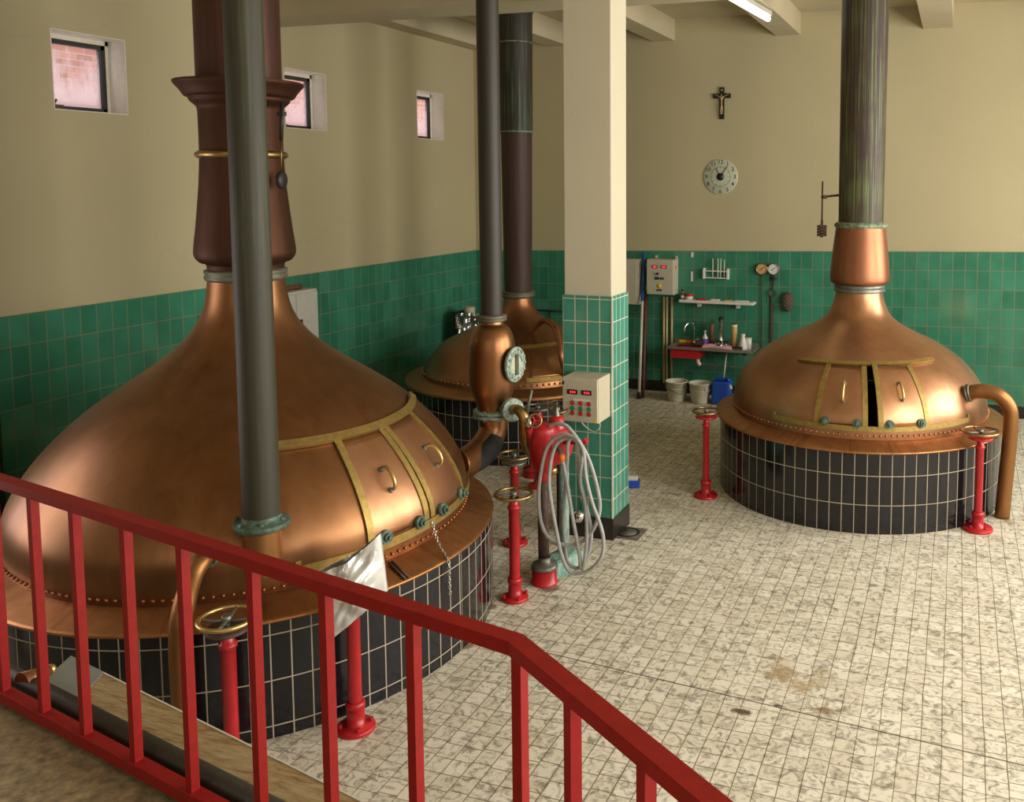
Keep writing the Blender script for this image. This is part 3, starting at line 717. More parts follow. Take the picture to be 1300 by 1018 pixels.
# overflow pipe of the left kettle
ol = thing('overflow_pipe', (-3.99, 3.80, 0), 'brown curved pipe coming off the left kettle front beside a brass handwheel', 'pipe')
p0 = onD(LC, LS, -57, 1.09, -.03)
E = [p0, p0 + Vector((.04, -.10, .0)), p0 + Vector((.055, -.19, -.06)), Vector((-4.07, 3.84, .90)), Vector((-4.06, 3.80, .72)), Vector((-4.05, 3.79, .4)), Vector((-4.04, 3.79, 0))]
MB().tube(E, [.05, .052, .055, .06, .06, .06, .06], 18, sub=6).build('pipe', M['copper_pipe'], ol)
MB().torus(p0 + Vector((.018, -.04, 0)), .058, .010, 28, 8, N=(.4, -.9, 0)).build('collar', M['verdi'], ol)

# --- back kettle
BC = (-5.38, 10.52)
BP = [(1.215, .87), (1.195, .95), (1.10, 1.1), (.935, 1.25), (.615, 1.4), (.385, 1.5), (.262, 1.6), (.20, 1.7), (.172, 1.84)]
kb, BS = make_kettle('brewing_kettle', BC, BP, 1.435, .77, .045, 1.34, 'copper brewing kettle farthest back in the left corner, half hidden by bulbous vessel', dict(apron=M['copper_pipe']))
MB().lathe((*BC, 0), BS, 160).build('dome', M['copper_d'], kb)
rivets(kb, BC, 1.215, .91, .07, .015, mat=M['apron'])
MB().lathe((*BC, 0), [(.17, 1.80), (.20, 1.81), (.218, 1.825), (.218, 1.845), (.195, 1.855), (.215, 1.865), (.215, 1.88), (.17, 1.885)], 40).build('neck_ring', M['ring_g'], kb)
MB().lathe((*BC, 0), [(.172, 1.84), (.185, 2.6), (.198, 3.93)], 48).build('lower_flue', M['flue_b2'], kb)
MB().lathe((*BC, 0), [(.205, 3.90), (.21, 4.6), (.216, 5.40), (.23, 5.41), (.235, 5.5), (.235, 5.745)], 48).build('upper_flue', M['flue_b'], kb)
MB().torus((*BC, 3.92), .208, .008, 40, 8).build('flue_seam', M['verdi'], kb); MB().torus((*BC, 5.03), .214, .007, 40, 8).build('flue_seam', M['verdi'], kb)
strip(BC, BS, [(-63, 1.293), (-27, 1.302), (0, 1.305)], .05, .014, M['brass'], 'upper_band', kb, .014)
strip(BC, BS, [(-59, .965), (-27, .965), (0, .965)], .055, .014, M['brass'], 'lower_band', kb, .006)
panel(BC, BS, -57, -30, .99, 1.285, .008, M['copper_d'], 'door', kb)
bp_ = [onD(BC, BS, -47, 1.43, -.02), atY(686, 409.5, 10.05), atY(695, 407.5, 9.95), atY(704, 415, 9.85), atY(710, 432, 9.75), atY(713, 455, 9.65), onD(BC, BS, -35.5, .97, .02)]
MB().tube(bp_, .036, 14, sub=5).build('bypass_pipe', M['bell_r'], kb)

# ------------------------------------------------------------------ bulbous vapour vessel
SX, SY = -3.73, 6.80
vs_ = thing('vapour_vessel', (SX, SY, .9), 'bulbous copper vessel with round sight glass standing on an elbow between two kettles', 'vessel')
sv = prof_spline([(.128, 1.345), (.13, 1.39), (.15, 1.45), (.182, 1.54), (.195, 1.65), (.197, 1.78), (.194, 1.90), (.178, 1.99), (.145, 2.06), (.105, 2.09), (.096, 2.11), (.096, 2.14)], 5)
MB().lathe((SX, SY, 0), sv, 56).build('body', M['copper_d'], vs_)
bf = MB(); bf.lathe((SX, SY, 0), [(.11, 1.30), (.165, 1.30), (.168, 1.322), (.12, 1.326), (.12, 1.332), (.166, 1.336), (.166, 1.358), (.125, 1.364)], 40)
for k in range(8):
    an = 2*PI*k/8; bf.cyl((SX+.147*math.cos(an), SY+.147*math.sin(an), 1.285), (SX+.147*math.cos(an), SY+.147*math.sin(an), 1.375), .011, seg=8)
bf.build('bottom_flange', M['flange_pale'], vs_)
tf = MB(); tf.lathe((SX, SY, 0), [(.09, 2.125), (.125, 2.125), (.128, 2.142), (.10, 2.146), (.127, 2.15), (.127, 2.17), (.095, 2.18)], 36)
tf.cyl((SX-.10, SY-.02, 2.15), (SX-.17, SY-.03, 2.15), .012, seg=8); tf.build('top_flange', M['ring_g'], vs_)
hitp = onD(LC, LS, 38, 1.0, -.05)
MB().tube([hitp, hitp+Vector((.03, .12, .0)), Vector((SX-.03, SY-.12, 1.06)), Vector((SX, SY-.01, 1.18)), Vector((SX, SY, 1.31))], [.125, .125, .12, .117, .117], 24, sub=6).build('elbow', M['copper_d'], vs_)
sg = MB(); RX = Vector((1, -.07, 0)).normalized().to_track_quat('Z', 'Y').to_matrix()
sc_ = Vector((SX+.17, SY-.01, 1.765))
sg.lathe(sc_, [(.09, -.02), (.10, .03), (.145, .035), (.15, .042), (.15, .06), (.145, .066), (.09, .07), (.088, .058), (1e-3, .056)], 40, R=RX)
for k in range(14):
    an = 2*PI*k/14; pp = sc_ + RX @ Vector((.122*math.cos(an), .122*math.sin(an), .06)); sg.cyl(pp, pp + RX @ Vector((0, 0, .02)), .010, seg=8)
sgo = sg.build('sight_glass', M['flange_pale'], vs_)
MB().lathe(sc_, [(.084, .059), (1e-3, .062)], 28, R=RX).build('glass', M['clockface'], sgo)
MB().box(sc_ + RX @ Vector((0, 0, .075)), (.012, .03, .17)).build('glass_bar', M['grey_iron'], sgo)
# drain cock with lever and bent pipe
dc = atY(650, 520, 6.72)
vd = MB(); RD = Vector((.8, -.6, 0)).to_track_quat('Z', 'Y').to_matrix()
vd.cyl((SX+.05, SY-.03, dc.z), dc, .035, seg=16)
vd.lathe(dc, [(1e-3, -.02), (.095, -.02), (.098, -.012), (.098, .0), (.06, .004), (.06, .01), (.098, .012), (.098, .028), (.09, .03), (1e-3, .032)], 30, R=RD)
vdo = vd.build('drain_flange', M['flange_pale'], vs_)
MB().tube([dc, atY(657, 520, 6.66), atY(664, 527, 6.64), atY(667.5, 540, 6.64), atY(667, 556, 6.66), atY(669, 568, 6.70), atY(676, 577, 6.74)], [.042, .042, .044, .045, .045, .042, .04], 16, sub=5).build('drain_pipe', M['brass_d'], vs_)
MB().tube([atY(669, 527, 6.66), atY(671, 512, 6.66), atY(675, 495, 6.66)], [.016, .014, .012], 10).build('drain_lever', M['ring_g'], vs_)
MB().box((hitp+Vector((.15, .22, -.02))), (.10, .34, .2), rz=-.5, bev=.03).build('elbow_wrap', M['basetile'], vs_) if False else None
# dark patch pipe-wrap under the elbow
wr_ = MB().tube([atY(601, 590, 6.50), atY(611, 582, 6.56), atY(623, 570, 6.62), atY(632, 554, 6.66)], [.075, .085, .085, .06], 14, sub=3).build('dark_wrap', M['wrap'], vs_)
vpp = thing('vent_pipe', (SX, SY, 2.17), 'slim dark vent pipe rising from the bulbous copper vessel to the ceiling', 'pipe')
MB().lathe((SX, SY, 0), [(.092, 2.172), (.092, 5.75)], 36).build('pipe', M['pipe_d'], vpp)

# ------------------------------------------------------------------ valve stands
def valve_stand(x, y, h, label, wheel=True, wmat='brass_d', r=.037, wr=.145, tilt=0.0, fr=.115, disc=True, discmat='red', bolts=True):
    t = thing('valve_stand', (x, y, 0), label, 'valve stand', 'red handwheel valve stands')
    b = MB(); b.lathe((x, y, 0), [(fr, 0), (fr, .02), (fr-.006, .027), (.055, .03), (.052, .14), (.058, .145), (.058, .17), (r+.004, .178)], 28)
    bo = b.build('base_flange', M['red'], t)
    if bolts:
        n_ = MB()
        for k in range(4):
            an = PI/4 + k*PI/2; n_.cyl((x+.09*math.cos(an), y+.09*math.sin(an), .02), (x+.09*math.cos(an), y+.09*math.sin(an), .05), .014, seg=6, smooth=False)
        n_.build('bolt', M['red'], bo)
    zt = h - (.075 if disc else .03)
    c_ = MB(); c_.lathe((x, y, 0), [(r, .17), (r, zt-.09), (r+.009, zt-.085), (r+.009, zt-.065), (r-.004, zt-.06), (r-.004, zt)], 24); c_.build('post', M['red'], t)
    if disc: MB().lathe((x, y, 0), [(.03, zt-.01), (.10, zt), (.115, zt+.008), (.115, zt+.02), (.10, zt+.026), (1e-3, zt+.028)], 30).build('top_disc', M[discmat], t)
    MB().cyl((x, y, zt), (x, y, h+.012), .016, seg=12).build('spindle', M['grey_iron'], t)
    if wheel:
        T = Matrix.Rotation(tilt, 3, 'X')
        w = MB(); w.torus((x, y, h), wr, .013, 44, 10, N=T @ Vector((0, 0, 1))); wo = w.build('handwheel', M[wmat], t)
        s_ = MB()
        for k in range(4):
            an = k*PI/2 + .4
            s_.tube([Vector((x, y, h-.01)), Vector((x, y, h)) + T @ Vector((wr*.5*math.cos(an), wr*.5*math.sin(an), -.012)), Vector((x, y, h)) + T @ Vector((wr*math.cos(an), wr*math.sin(an), 0))], [.014, .010, .009], 8)
        s_.cyl((x, y, h-.02), (x, y, h+.02), .026, seg=14); s_.build('spokes', M['grey_iron'], wo)
    return t
valve_stand(-3.259, 6.257, .853, 'red valve stand with open brass handwheel, nearest one in front of the hose pump', r=.042, disc=False, fr=.105)
valve_stand(-3.769, 7.25, .825, 'red valve stand with brass handwheel between left kettle and pump, partly behind another', r=.040, discmat='grey_iron')
valve_stand(-2.448, 9.008, .915, 'red valve stand standing alone at the left edge of the right kettle', r=.033, wr=.14, fr=.125)
valve_stand(.253, 8.942, .955, 'red valve stand with handwheel at the far right beside the bent copper pipe', r=.037, wr=.165, fr=.14)
valve_stand(-3.765, 3.84, .90, 'red valve stand with bright brass handwheel seen through the railing in front of left kettle', wmat='brass_b', r=.040, wr=.145, discmat='rust')
valve_stand(-3.376, 4.408, .86, 'red valve stand whose top is covered by the silver bag', r=.040, wr=.11, disc=False)
valve_stand(-4.25, 8.74, .872, 'red valve stand with dull grey handwheel behind the red pump', wmat='grey_iron', r=.05, wr=.15, disc=False)
# short red stub on the floor by the back kettle
st = thing('pipe_stub', (-4.46, 9.06, 0), 'short red capped pipe stub on the floor beside the back kettle', 'pipe stub')
MB().lathe((-4.46, 9.06, 0), [(.13, 0), (.13, .03), (.12, .04), (.12, .06), (.125, .065), (.125, .09), (.05, .1), (.045, .2), (1e-3, .205)], 28).build('flange', M['red'], st)
MB().cyl((-4.46, 9.06, .2), (-4.46, 9.06, .26), .03, seg=6, smooth=False).build('cap_nut', M['red'], st)

# ------------------------------------------------------------------ pump
PX, PY = -3.19, 6.66
pm = thing('pump', (PX, PY, 0), 'red cast iron pump with grey hose on two legs beside the column', 'pump')
pb = MB()
pb.lathe((-3.165, 6.60, 0), [(.11, 0), (.11, .02), (.102, .025), (.102, .13)], 28, cap1=True); pb.build('base_cup', M['red'], pm)
pc = MB(); pc.lathe((-3.165, 6.60, 0), [(.11, .13), (.112, .14), (.10, .165), (.055, .17), (.05, .22)], 28); pc.build('base_cap', M['grey_iron'], pm)
MB().box((-3.13, 6.83, .075), (.21, .44, .15), rz=-.25, bev=.04).build('base_box', M['teal'], pm)
MB().cyl((-3.175, 6.61, .16), (-3.185, 6.62, .90), .045, seg=20).build('brown_leg', M['rust'], pm)
MB().cyl((-3.12, 6.90, .13), (-3.12, 6.90, .95), .042, seg=20).build('teal_leg', M['teal'], pm)
body = MB()
body.lathe((-3.185, 6.64, 0), prof_spline([(.055, .84), (.07, .87), (.07, .93), (.09, .97), (.105, 1.03), (.115, 1.13), (.115, 1.24), (.10, 1.30), (.06, 1.33)], 4), 28, cap1=True)
body.lathe(Vector((-3.125, 6.69, 1.14)), prof_spline([(1e-3, -.10), (.10, -.10), (.15, -.06), (.168, -.03), (.168, .03), (.15, .06), (.10, .085), (1e-3, .095)], 3), 40, R=Vector((.55, -.83, .05)).to_track_quat('Z', 'Y').to_matrix())
body.lathe((-3.10, 6.72, 0), [(.075, 1.24), (.06, 1.36), (.04, 1.375), (1e-3, 1.38)], 20)
body.cyl((-3.255, 6.60, 1.17), (-3.27, 6.56, 1.31), .04, seg=16)
bo = body.build('casing', M['red'], pm)
MB().lathe((-3.10, 6.72, 0), [(.028, 1.37), (.024, 1.40), (.012, 1.43), (.012, 1.45), (1e-3, 1.452)], 14).build('priming_cap', M['grey_iron'], pm)
MB().cyl((-3.27, 6.56, 1.29), (-3.275, 6.545, 1.385), .035, .022, seg=16).build('valve_neck', M['steel'], pm)
wc = atY(679, 534, 6.50); w = MB().torus(wc, .052, .009, 30, 8, N=(.35, -.9, .3)); wo = w.build('small_handwheel', M['brass_d'], pm)
s_ = MB(); TM = Vector((.35, -.9, .3)).to_track_quat('Z', 'Y').to_matrix()
for k in range(3): s_.cyl(wc, wc + TM @ Vector((.052*math.cos(2.1*k), .052*math.sin(2.1*k), 0)), .007, seg=6)
s_.cyl(wc - TM @ Vector((0, 0, .05)), wc + TM @ Vector((0, 0, .03)), .012, seg=10); s_.build('spokes', M['red'], wo)
br_ = MB(); q0 = atY(715, 561, 6.68); q1 = atY(743, 562, 6.60)
br_.cyl(q0, q1, .018, seg=10); br_.cyl(q1, q1+Vector((.015, -.01, .03)), .02, seg=10); br_.build('hose_bracket', M['redp'], pm)
oc = MB(); oc.tube([atY(703, 572, 6.58), atY(709, 569, 6.54), atY(713, 577, 6.52)], [.02, .02, .02], 10, sub=3); oc.build('outlet_elbow', M['ring_g'], pm)
MB().lathe(atY(700, 597, 6.66) - Vector((0, 0, .03)), [(.03, 0), (.05, .01), (.05, .05), (.03, .06)], 16).build('gland', M['brass_d'], pm)
# drive valve with brass wheel beside the control box
sv2 = thing('shutoff_valve', atY(713, 545, 7.35) - Vector((0, 0, .2)), 'small brass handwheel valve left of the control box on the column', 'valve')
vc = atY(709, 516, 7.30)
MB().tube([atY(708, 560, 7.35), atY(708, 535, 7.33), vc], [.03, .028, .016], 12).build('stem', M['brass_d'], sv2)
MB().torus(vc, .09, .010, 30, 8, N=(.2, -.35, .9)).build('handwheel', M['brass_d'], sv2)
MB().box(atY(711, 526, 7.31), (.06, .05, .09), bev=.01).build('body', M['grey_iron'], sv2)
sp2 = MB()
TM = Vector((.2, -.35, .9)).to_track_quat('Z', 'Y').to_matrix()
for k in range(3): sp2.cyl(vc, vc + TM @ Vector((.09*math.cos(2.1*k), .09*math.sin(2.1*k), 0)), .006, seg=6)
sp2.build('spokes', M['grey_iron'], sv2)
MB().cyl((vc.x-.02, 7.36, 0), (vc.x-.02, 7.36, atY(708, 560, 7.35).z), .03, seg=14).build('riser', M['iron'], sv2)

# hose: one continuous run looped over the bracket
HP = []
def hp(Y, *pts):
    for k, p in enumerate(pts): HP.append(atY(p[0], p[1], Y if not isinstance(Y, tuple) else Y[0] + (Y[1]-Y[0])*k/(len(pts)-1)))
hp((6.60, 6.42), (697, 541), (706, 538), (718, 540), (727, 549), (739, 566), (749, 587), (758, 618), (761.5, 646), (753, 672), (737, 689), (723, 692), (706, 689), (694, 679), (687, 663), (684, 639), (685, 611), (692, 575), (701, 559), (714, 552), (726, 554), (735, 560))
hp((6.50, 6.44), (741, 575), (744, 606), (752, 639), (761, 663), (766, 684), (764, 706), (751, 722), (734, 728), (722, 724), (713, 705), (706, 672), (700, 639), (697, 611), (700, 582), (707, 563), (720, 556), (732, 560))
hp((6.52, 6.56), (734, 575), (735, 594), (739, 625), (746, 651), (750.5, 674), (748, 698), (740, 717), (730, 721), (720, 711), (716.5, 685), (715.6, 650), (718, 618), (720, 585), (721, 563), (727, 556.5), (737, 563))
hp((6.50, 6.50), (739.5, 580), (737, 610), (743, 640), (745, 680), (742, 712), (738, 722), (735, 700), (727, 657), (721, 620), (716, 592), (714, 586))
hs = thing('hose', (HP[40].x, HP[40].y, .02), 'grey water hose coiled in hanging loops over the bracket of the red pump', 'hose')
MB().tube(HP, .0155, 10, sub=5).build('tube', M['grey_hose'], hs)
e = atY(714, 586, 6.50); f_ = atY(713.5, 576, 6.51)
MB().cyl(e, f_, .024, seg=14).build('coupling', M['orange'], hs)

# ------------------------------------------------------------------ control box on the column
def text_mesh(txt, size, ext=.001):
    cu = bpy.data.curves.new('t', 'FONT'); cu.body = txt; cu.size = size; cu.align_x = 'CENTER'; cu.align_y = 'CENTER'; cu.extrude = ext
    ob = bpy.data.objects.new('t', cu); COL.objects.link(ob)
    dg = bpy.context.evaluated_depsgraph_get(); dg.update()
    me = bpy.data.meshes.new_from_object(ob.evaluated_get(dg))
    vs = [v.co.copy() for v in me.vertices]; fs = [list(p.vertices) for p in me.polygons]
    COL.objects.unlink(ob); bpy.data.objects.remove(ob); bpy.data.curves.remove(cu); bpy.data.meshes.remove(me)
    return vs, fs
bx0, bx1, bz0, bz1, by0 = -3.315, -2.97, 1.165, 1.565, 7.30
cb = thing('control_box', ((bx0+bx1)/2, CY0, bz0), 'beige control box with red and green buttons mounted on the tiled column', 'control box')
MB().span((bx0, by0+.02, bz0), (bx1, CY0+.002, bz1), bev=.008).build('housing', M['beige'], cb)
MB().span((bx0+.006, by0, bz0+.006), (bx1-.006, by0+.022, bz1-.006), bev=.006).build('door', M['beige'], cb)
def bxp(u, v, d=0): return Vector((bx0 + (bx1-bx0)*u, by0 - d, bz1 - (bz1-bz0)*v))
for u in (.30, .69):
    dsp = MB().box(bxp(u, .31, .004), (.095, .012, .042), bev=.003).build('display', M['black'], cb)
    dg_ = MB()
    for k in range(3): dg_.box(bxp(u, .31, .0105) + Vector((-.015+.02*k, 0, 0)), (.012, .002, .018))
    dg_.build('digits', M['redled'], dsp)
MB().box(bxp(.55, .485, .001), (.16, .003, .018)).build('label_strip', M['white'], cb)
for r_, (v, mm) in enumerate(((.56, 'redp'), (.68, 'greenp'), (.79, 'redp'))):
    for u in (.30, .53, .76):
        b_ = MB().cyl(bxp(u, v, 0), bxp(u, v, .012), .017, seg=18).build('button', M[mm], cb)
        MB().torus(bxp(u, v, .002), .019, .003, 20, 6, N=(0, -1, 0)).build('button_ring', M['grey_iron'], b_)
MB().lathe(bxp(.90, .945, .001), [(.014, 0), (1e-3, .002)], 16, R=Vector((0, -1, 0)).to_track_quat('Z', 'Y').to_matrix()).build('sticker', M['yellow'], cb)
MB().box(bxp(.04, .12, .004), (.02, .01, .03)).build('latch', M['black'], cb)
MB().tube([(-3.05, 7.5, bz0), (-3.04, 7.52, bz0-.08), (-3.10, 7.54, bz0-.14), (-3.2, 7.55, bz0-.10), (-3.24, 7.5, bz0-.01)], .005, 8, sub=5).build('cable', M['ivory'], cb)
# steel ladle hanging against the column foot
ld = thing('ladle', (-3.26, 7.54, .10), 'shiny steel ladle hanging low against the front of the tiled column', 'ladle')
MB().ball((-3.262, 7.535, .215), .062, 24, 12, (1, .9, 1)).build('bowl', M['chrome'], ld)
MB().cyl((-3.258, 7.575, .26), (-3.254, 7.588, .80), .007, seg=8).build('handle', M['steel'], ld)

# floor drain and floor brush
d0 = atZ(797, 677)
dn_ = thing('floor_drain', (d0.x, d0.y, 0), 'round floor drain in a dark square at the column foot', 'drain')
MB().box((d0.x, d0.y, .004), (.30, .28, .008)).build('frame', M['concrete'], dn_)
MB().lathe((d0.x, d0.y, 0), [(.115, .008), (.115, .014), (.095, .016), (.092, .010)], 32).build('ring', M['iron'], dn_)
MB().lathe((d0.x, d0.y, 0), [(.09, .008), (.09, .015), (1e-3, .016)], 32).build('cover', M['grey_iron'], dn_)
p_ = atZ(803, 618)
sb_ = thing('scrub_brush', (p_.x, p_.y, 0), 'white and blue scrubbing brush on the floor behind the column', 'brush')
MB().box((p_.x-.02, p_.y, .10), (.16, .08, .05), rz=.3, bev=.015).build('back', M['white'], sb_)
MB().box((p_.x+.0, p_.y, .04), (.16, .09, .08), rz=.3, bev=.01).build('bristles', M['blue'], sb_)

# ------------------------------------------------------------------ silver bag and chain
bq = [atY(409, 724, 4.24), atY(483, 677, 4.38), atY(492, 750, 4.38), atY(419, 812, 4.24)]
bg = MB(); n, m_ = 22, 24; vs, fs = [], []
vdir = Vector((-.3, .95, 0)).normalized()
for lay in (0, 1):
    for j in range(m_+1):
        for i in range(n+1):
            u, v = i/n, j/m_
            p = (bq[0]*(1-u)+bq[1]*u)*(1-v) + (bq[3]*(1-u)+bq[2]*u)*v
            p = p - Vector((0, 0, .03))*math.sin(PI*u)*(1-v)*1.0
            th = (.012 + .10*math.sin(PI*min(1, u*1.02))**.7 * (.30 + .7*math.sin(PI*min(1, .15+v*.8))))
            nz = noise.noise(Vector((u*3.3+lay*7, v*3.0-u*2, 1.3)))*.07 + noise.noise(Vector((u*7+v*5, v*7+lay*3, 4.1)))*.035
            p = p + vdir*((-th if lay == 0 else th) + nz*math.sin(PI*min(max(u, .02), .98)))
            vs.append(p)
W = n+1; K = W*(m_+1)
for lay in (0, 1):
    for j in range(m_):
        for i in range(n):
            a = lay*K + j*W + i; q = (a, a+1, a+W+1, a+W); fs.append(q if lay == 0 else q[::-1])
for j in range(m_): fs += [(j*W, (j+1)*W, K+(j+1)*W, K+j*W), (j*W+n, K+j*W+n, K+(j+1)*W+n, (j+1)*W+n)]
for i in range(n): fs.append((m_*W+i, m_*W+i+1, K+m_*W+i+1, K+m_*W+i))
bag = tag(bg.add(vs, fs, smooth=True).build('bag', M['bag']), 'crumpled silver foil bag hung over a valve stand behind the red railing', 'bag')
# chain
chp = [onD(LC, LS, -3.2, .93, .03), Vector((-3.36, 5.33, .80)), Vector((-3.275, 5.28, .745)), Vector((-3.235, 5.25, .70)), Vector((-3.225, 5.24, .58)), Vector((-3.22, 5.24, .50))]
CP, _ = spline(chp, [0]*len(chp), 12)
cum = [0]
for a_, b_ in zip(CP, CP[1:]): cum.append(cum[-1] + (b_-a_).length)
ch = MB(); step = .021; k = 0; d = 0
while d < cum[-1]:
    j = max(i for i in range(len(cum)) if cum[i] <= d); j = min(j, len(CP)-2)
    p = CP[j] + (CP[j+1]-CP[j])*((d-cum[j])/max(1e-6, cum[j+1]-cum[j])); tn = (CP[j+1]-CP[j]).normalized()
    sd = tn.cross(Vector((.3, -.9, .2))).normalized(); sd = sd if k % 2 else tn.cross(sd).normalized()
    ch.tube([p + tn*(.016*math.cos(a_)) + sd*(.008*math.sin(a_)) for a_ in [2*PI*q/10 for q in range(10)]], .003, 5, closed=True)
    d += step; k += 1
tag(ch.build('chain', M['steel']), 'thin steel chain hanging from the left kettle door over its copper apron', 'chain')

# ------------------------------------------------------------------ railing and platform
def rl(x): return 2.80 + (x + 3.956) * (2.236 - 2.80) / (-1.164 + 3.956)
CNR = Vector((-1.164, 2.236, 0)); END = Vector((-1.164 + .473*2.4, 2.236 - .321*2.4, 0)); LFT = Vector((-6.2, rl(-6.2), 0))
rg = thing('railing', (-2.6, rl(-2.6), .93), 'red painted steel railing of square bars across the foreground', 'railing')
def bar(a, b, w, h):                       # rectangular rail between two points
    a, b = Vector(a), Vector(b); d = (b-a); L = d.length; ang = math.atan2(d.y, d.x)
    return (a+b)/2, (L, w, h), ang
d1_ = (CNR-LFT).normalized(); d2_ = (END-CNR).normalized()
n1_ = Vector((-d1_.y, d1_.x, 0)); n2_ = Vector((-d2_.y, d2_.x, 0)); mt = (n1_+n2_).normalized(); mt = mt / mt.dot(n1_)
hr = MB(); vs = []
for p, nv in ((LFT, n1_), (CNR, mt), (END, n2_)):
    for sgn, zz in ((-1, 1.964), (1, 1.964), (1, 2.006), (-1, 2.006)): vs.append(Vector((p.x, p.y, zz)) + nv*(.027*sgn))
fs = [(0, 1, 2, 3), (11, 10, 9, 8)]
for q in (0, 4):
    for k in range(4): fs.append((q+k, q+4+k, q+4+(k+1) % 4, q+(k+1) % 4))
hr.add(vs, fs, smooth=False).build('handrail', M['rail_red'], rg)
b2 = MB(); c_, s3, an = bar(LFT + Vector((0, 0, .985)), CNR + Vector((0, 0, .985)), .055, .05); b2.box(c_, s3, an, bev=.003)
b2.build('bottom_rail', M['rail_red'], rg)
b3 = MB(); c_, s3, an = bar(CNR + Vector((0, 0, .985)), END + Vector((0, 0, .985)), .055, .05); b3.box(c_, s3, an, bev=.003); b3.build('bottom_rail', M['rail_red'], rg)
for xpx, ypx in ((-52, 592), (4, 610), (52, 627), (105, 644), (166, 666), (236, 690), (323, 720), (413, 751), (524, 787), (658, 832)):
    p = atZ(xpx, ypx, 1.96); x = p.x
    MB().box((x, rl(x), 1.475), (.034, .034, .98), rz=math.atan2(-.564, 2.792)).build('baluster', M['rail_red'], rg)
for t_ in (.30, .62, .95, 1.4, 1.8, 2.2):
    q = CNR + (END-CNR).normalized()*t_
    MB().box((q.x, q.y, 1.475), (.034, .034, .98), rz=math.atan2(-.321, .473)).build('baluster', M['rail_red'], rg)
# platform the railing stands on
dR = Vector((2.792, -.564, 0)).normalized(); nR = Vector((dR.y, -dR.x, 0))
if nR.y > 0: nR = -nR
pv = [LFT - nR*.03, CNR - nR*.03 + dR*.02, END + Vector((.03, .05, 0)), Vector((END.x, YF+.05, 0)), Vector((LFT.x, YF+.05, 0))]
pl = MB(); nn = len(pv)
pl.add([p + Vector((0, 0, .78)) for p in pv] + [p + Vector((0, 0, .93)) for p in pv], [tuple(range(nn))[::-1], tuple(range(nn, 2*nn))] + [(k, (k+1) % nn, nn+(k+1) % nn, nn+k) for k in range(nn)])
for a_ in (LFT + nR*.2, CNR + nR*.3, Vector((LFT.x+.2, YF+.3, 0)), Vector((END.x-.2, YF+.3, 0))):
    pl.span((a_.x-.06, a_.y-.06, 0), (a_.x+.06, a_.y+.06, .80))
tag(pl.build('platform', M['platform'], origin=(-2.6, 0, 0)), 'low brown tiled platform under the red railing', 'platform')
# pipe lying along the railing foot, ledge board and copper tube end
a_ = LFT - nR*.10; b_ = LFT + dR*5.0 - nR*.10
gp = MB().cyl(a_ + Vector((0, 0, .982)), b_ + Vector((0, 0, .982)), .04, seg=20)
tag(gp.build('pipe', M['pipe_d']), 'olive grey pipe lying along the foot of the red railing near the platform edge', 'pipe')
L0 = atZ(90, 833, .95); L1 = atZ(285, 930, .95); L2 = atZ(45, 874, .95); dl_ = (L1-L0).normalized(); wd = (L2-L0)
lb = thing('ledge_board', (L0.x+.9, L0.y-.3, .90), 'weathered board with grey metal end lying just beyond the railing near the platform edge', 'board')
def quad_slab(p, q, r_, s2, th, name, mat, par):
    vs = [Vector(v) - Vector((0, 0, th)) for v in (p, q, r_, s2)] + [Vector(v) for v in (p, q, r_, s2)]
    return MB().add(vs, [(3, 2, 1, 0), (4, 5, 6, 7), (0, 1, 5, 4), (1, 2, 6, 5), (2, 3, 7, 6), (3, 0, 4, 7)]).build(name, mat, par)
wn = wd*1.0
quad_slab(L0 + dl_*.28, L0 + dl_*3.2, L0 + dl_*3.2 + wn, L0 + dl_*.28 + wn, .03, 'board', M['plank'], lb)
quad_slab(L0 + Vector((0, 0, .004)), L0 + dl_*.30 + Vector((0, 0, .004)), L0 + dl_*.30 + wn + Vector((0, 0, .004)), L0 + wn + Vector((0, 0, .004)), .036, 'metal_end', M['sheet'], lb)
quad_slab(L0 + dl_*.28 + Vector((0, 0, .004)), L0 + dl_*3.2 + Vector((0, 0, .004)), L0 + dl_*3.2 + wn*.03 + Vector((0, 0, .004)), L0 + dl_*.28 + wn*.03 + Vector((0, 0, .004)), .036, 'edge_strip', M['ivory'], lb)
for q in (1.0, 2.6):                                          # brackets that carry the board off the platform
    MB().box(L0 + dl_*q + wn*.9 + Vector((0, 0, -.06)), (.04, .3, .05), rz=.2).build('bracket', M['iron'], lb)
t0, t1 = atZ(64, 850, 1.0), atZ(28, 868, 1.0)
ce = thing('copper_tube', t1, 'short copper tube end poking out beside the metal end of the ledge board', 'tube')
MB().cyl(t0, t1, .024, .052, seg=18).build('tube', M['copper'], ce)
MB().ball(t0, .026, 12, 8).build('tip', M['brass_b'], ce)

# ------------------------------------------------------------------ left side: downpipe, cabinet, foil parcel
dp_ = thing('downpipe', (-7.33, 5.10, 0), 'black downpipe in the dark corner at the left edge of the picture', 'pipe')
MB().cyl((-7.33, 5.10, 0), (-7.33, 5.10, 5.43), .095, seg=24).build('pipe', M['black'], dp_)
cm = MB(); cm.torus((-7.33, 5.10, .84), .10, .018, 28, 8); cm.cyl((-7.33, 5.2, .84), (-7.33, 5.26, .84), .02, seg=8); cm.build('clamp', M['iron'], dp_)
ctop = 2.02; cxf = -7.27
cy1 = atX(402, 364, cxf).y; cy0 = cy1 - 1.0
cbn = thing('wall_cabinet', (-7.45, (cy0+cy1)/2, .98), 'pale grey two door metal cabinet on the left wall behind the kettle neck', 'cabinet')
MB().span((XL+.012, cy0, 1.0), (cxf, cy1, ctop), bev=.006).build('carcass', M['cab'], cbn)
ym = atX(375, 400, cxf).y
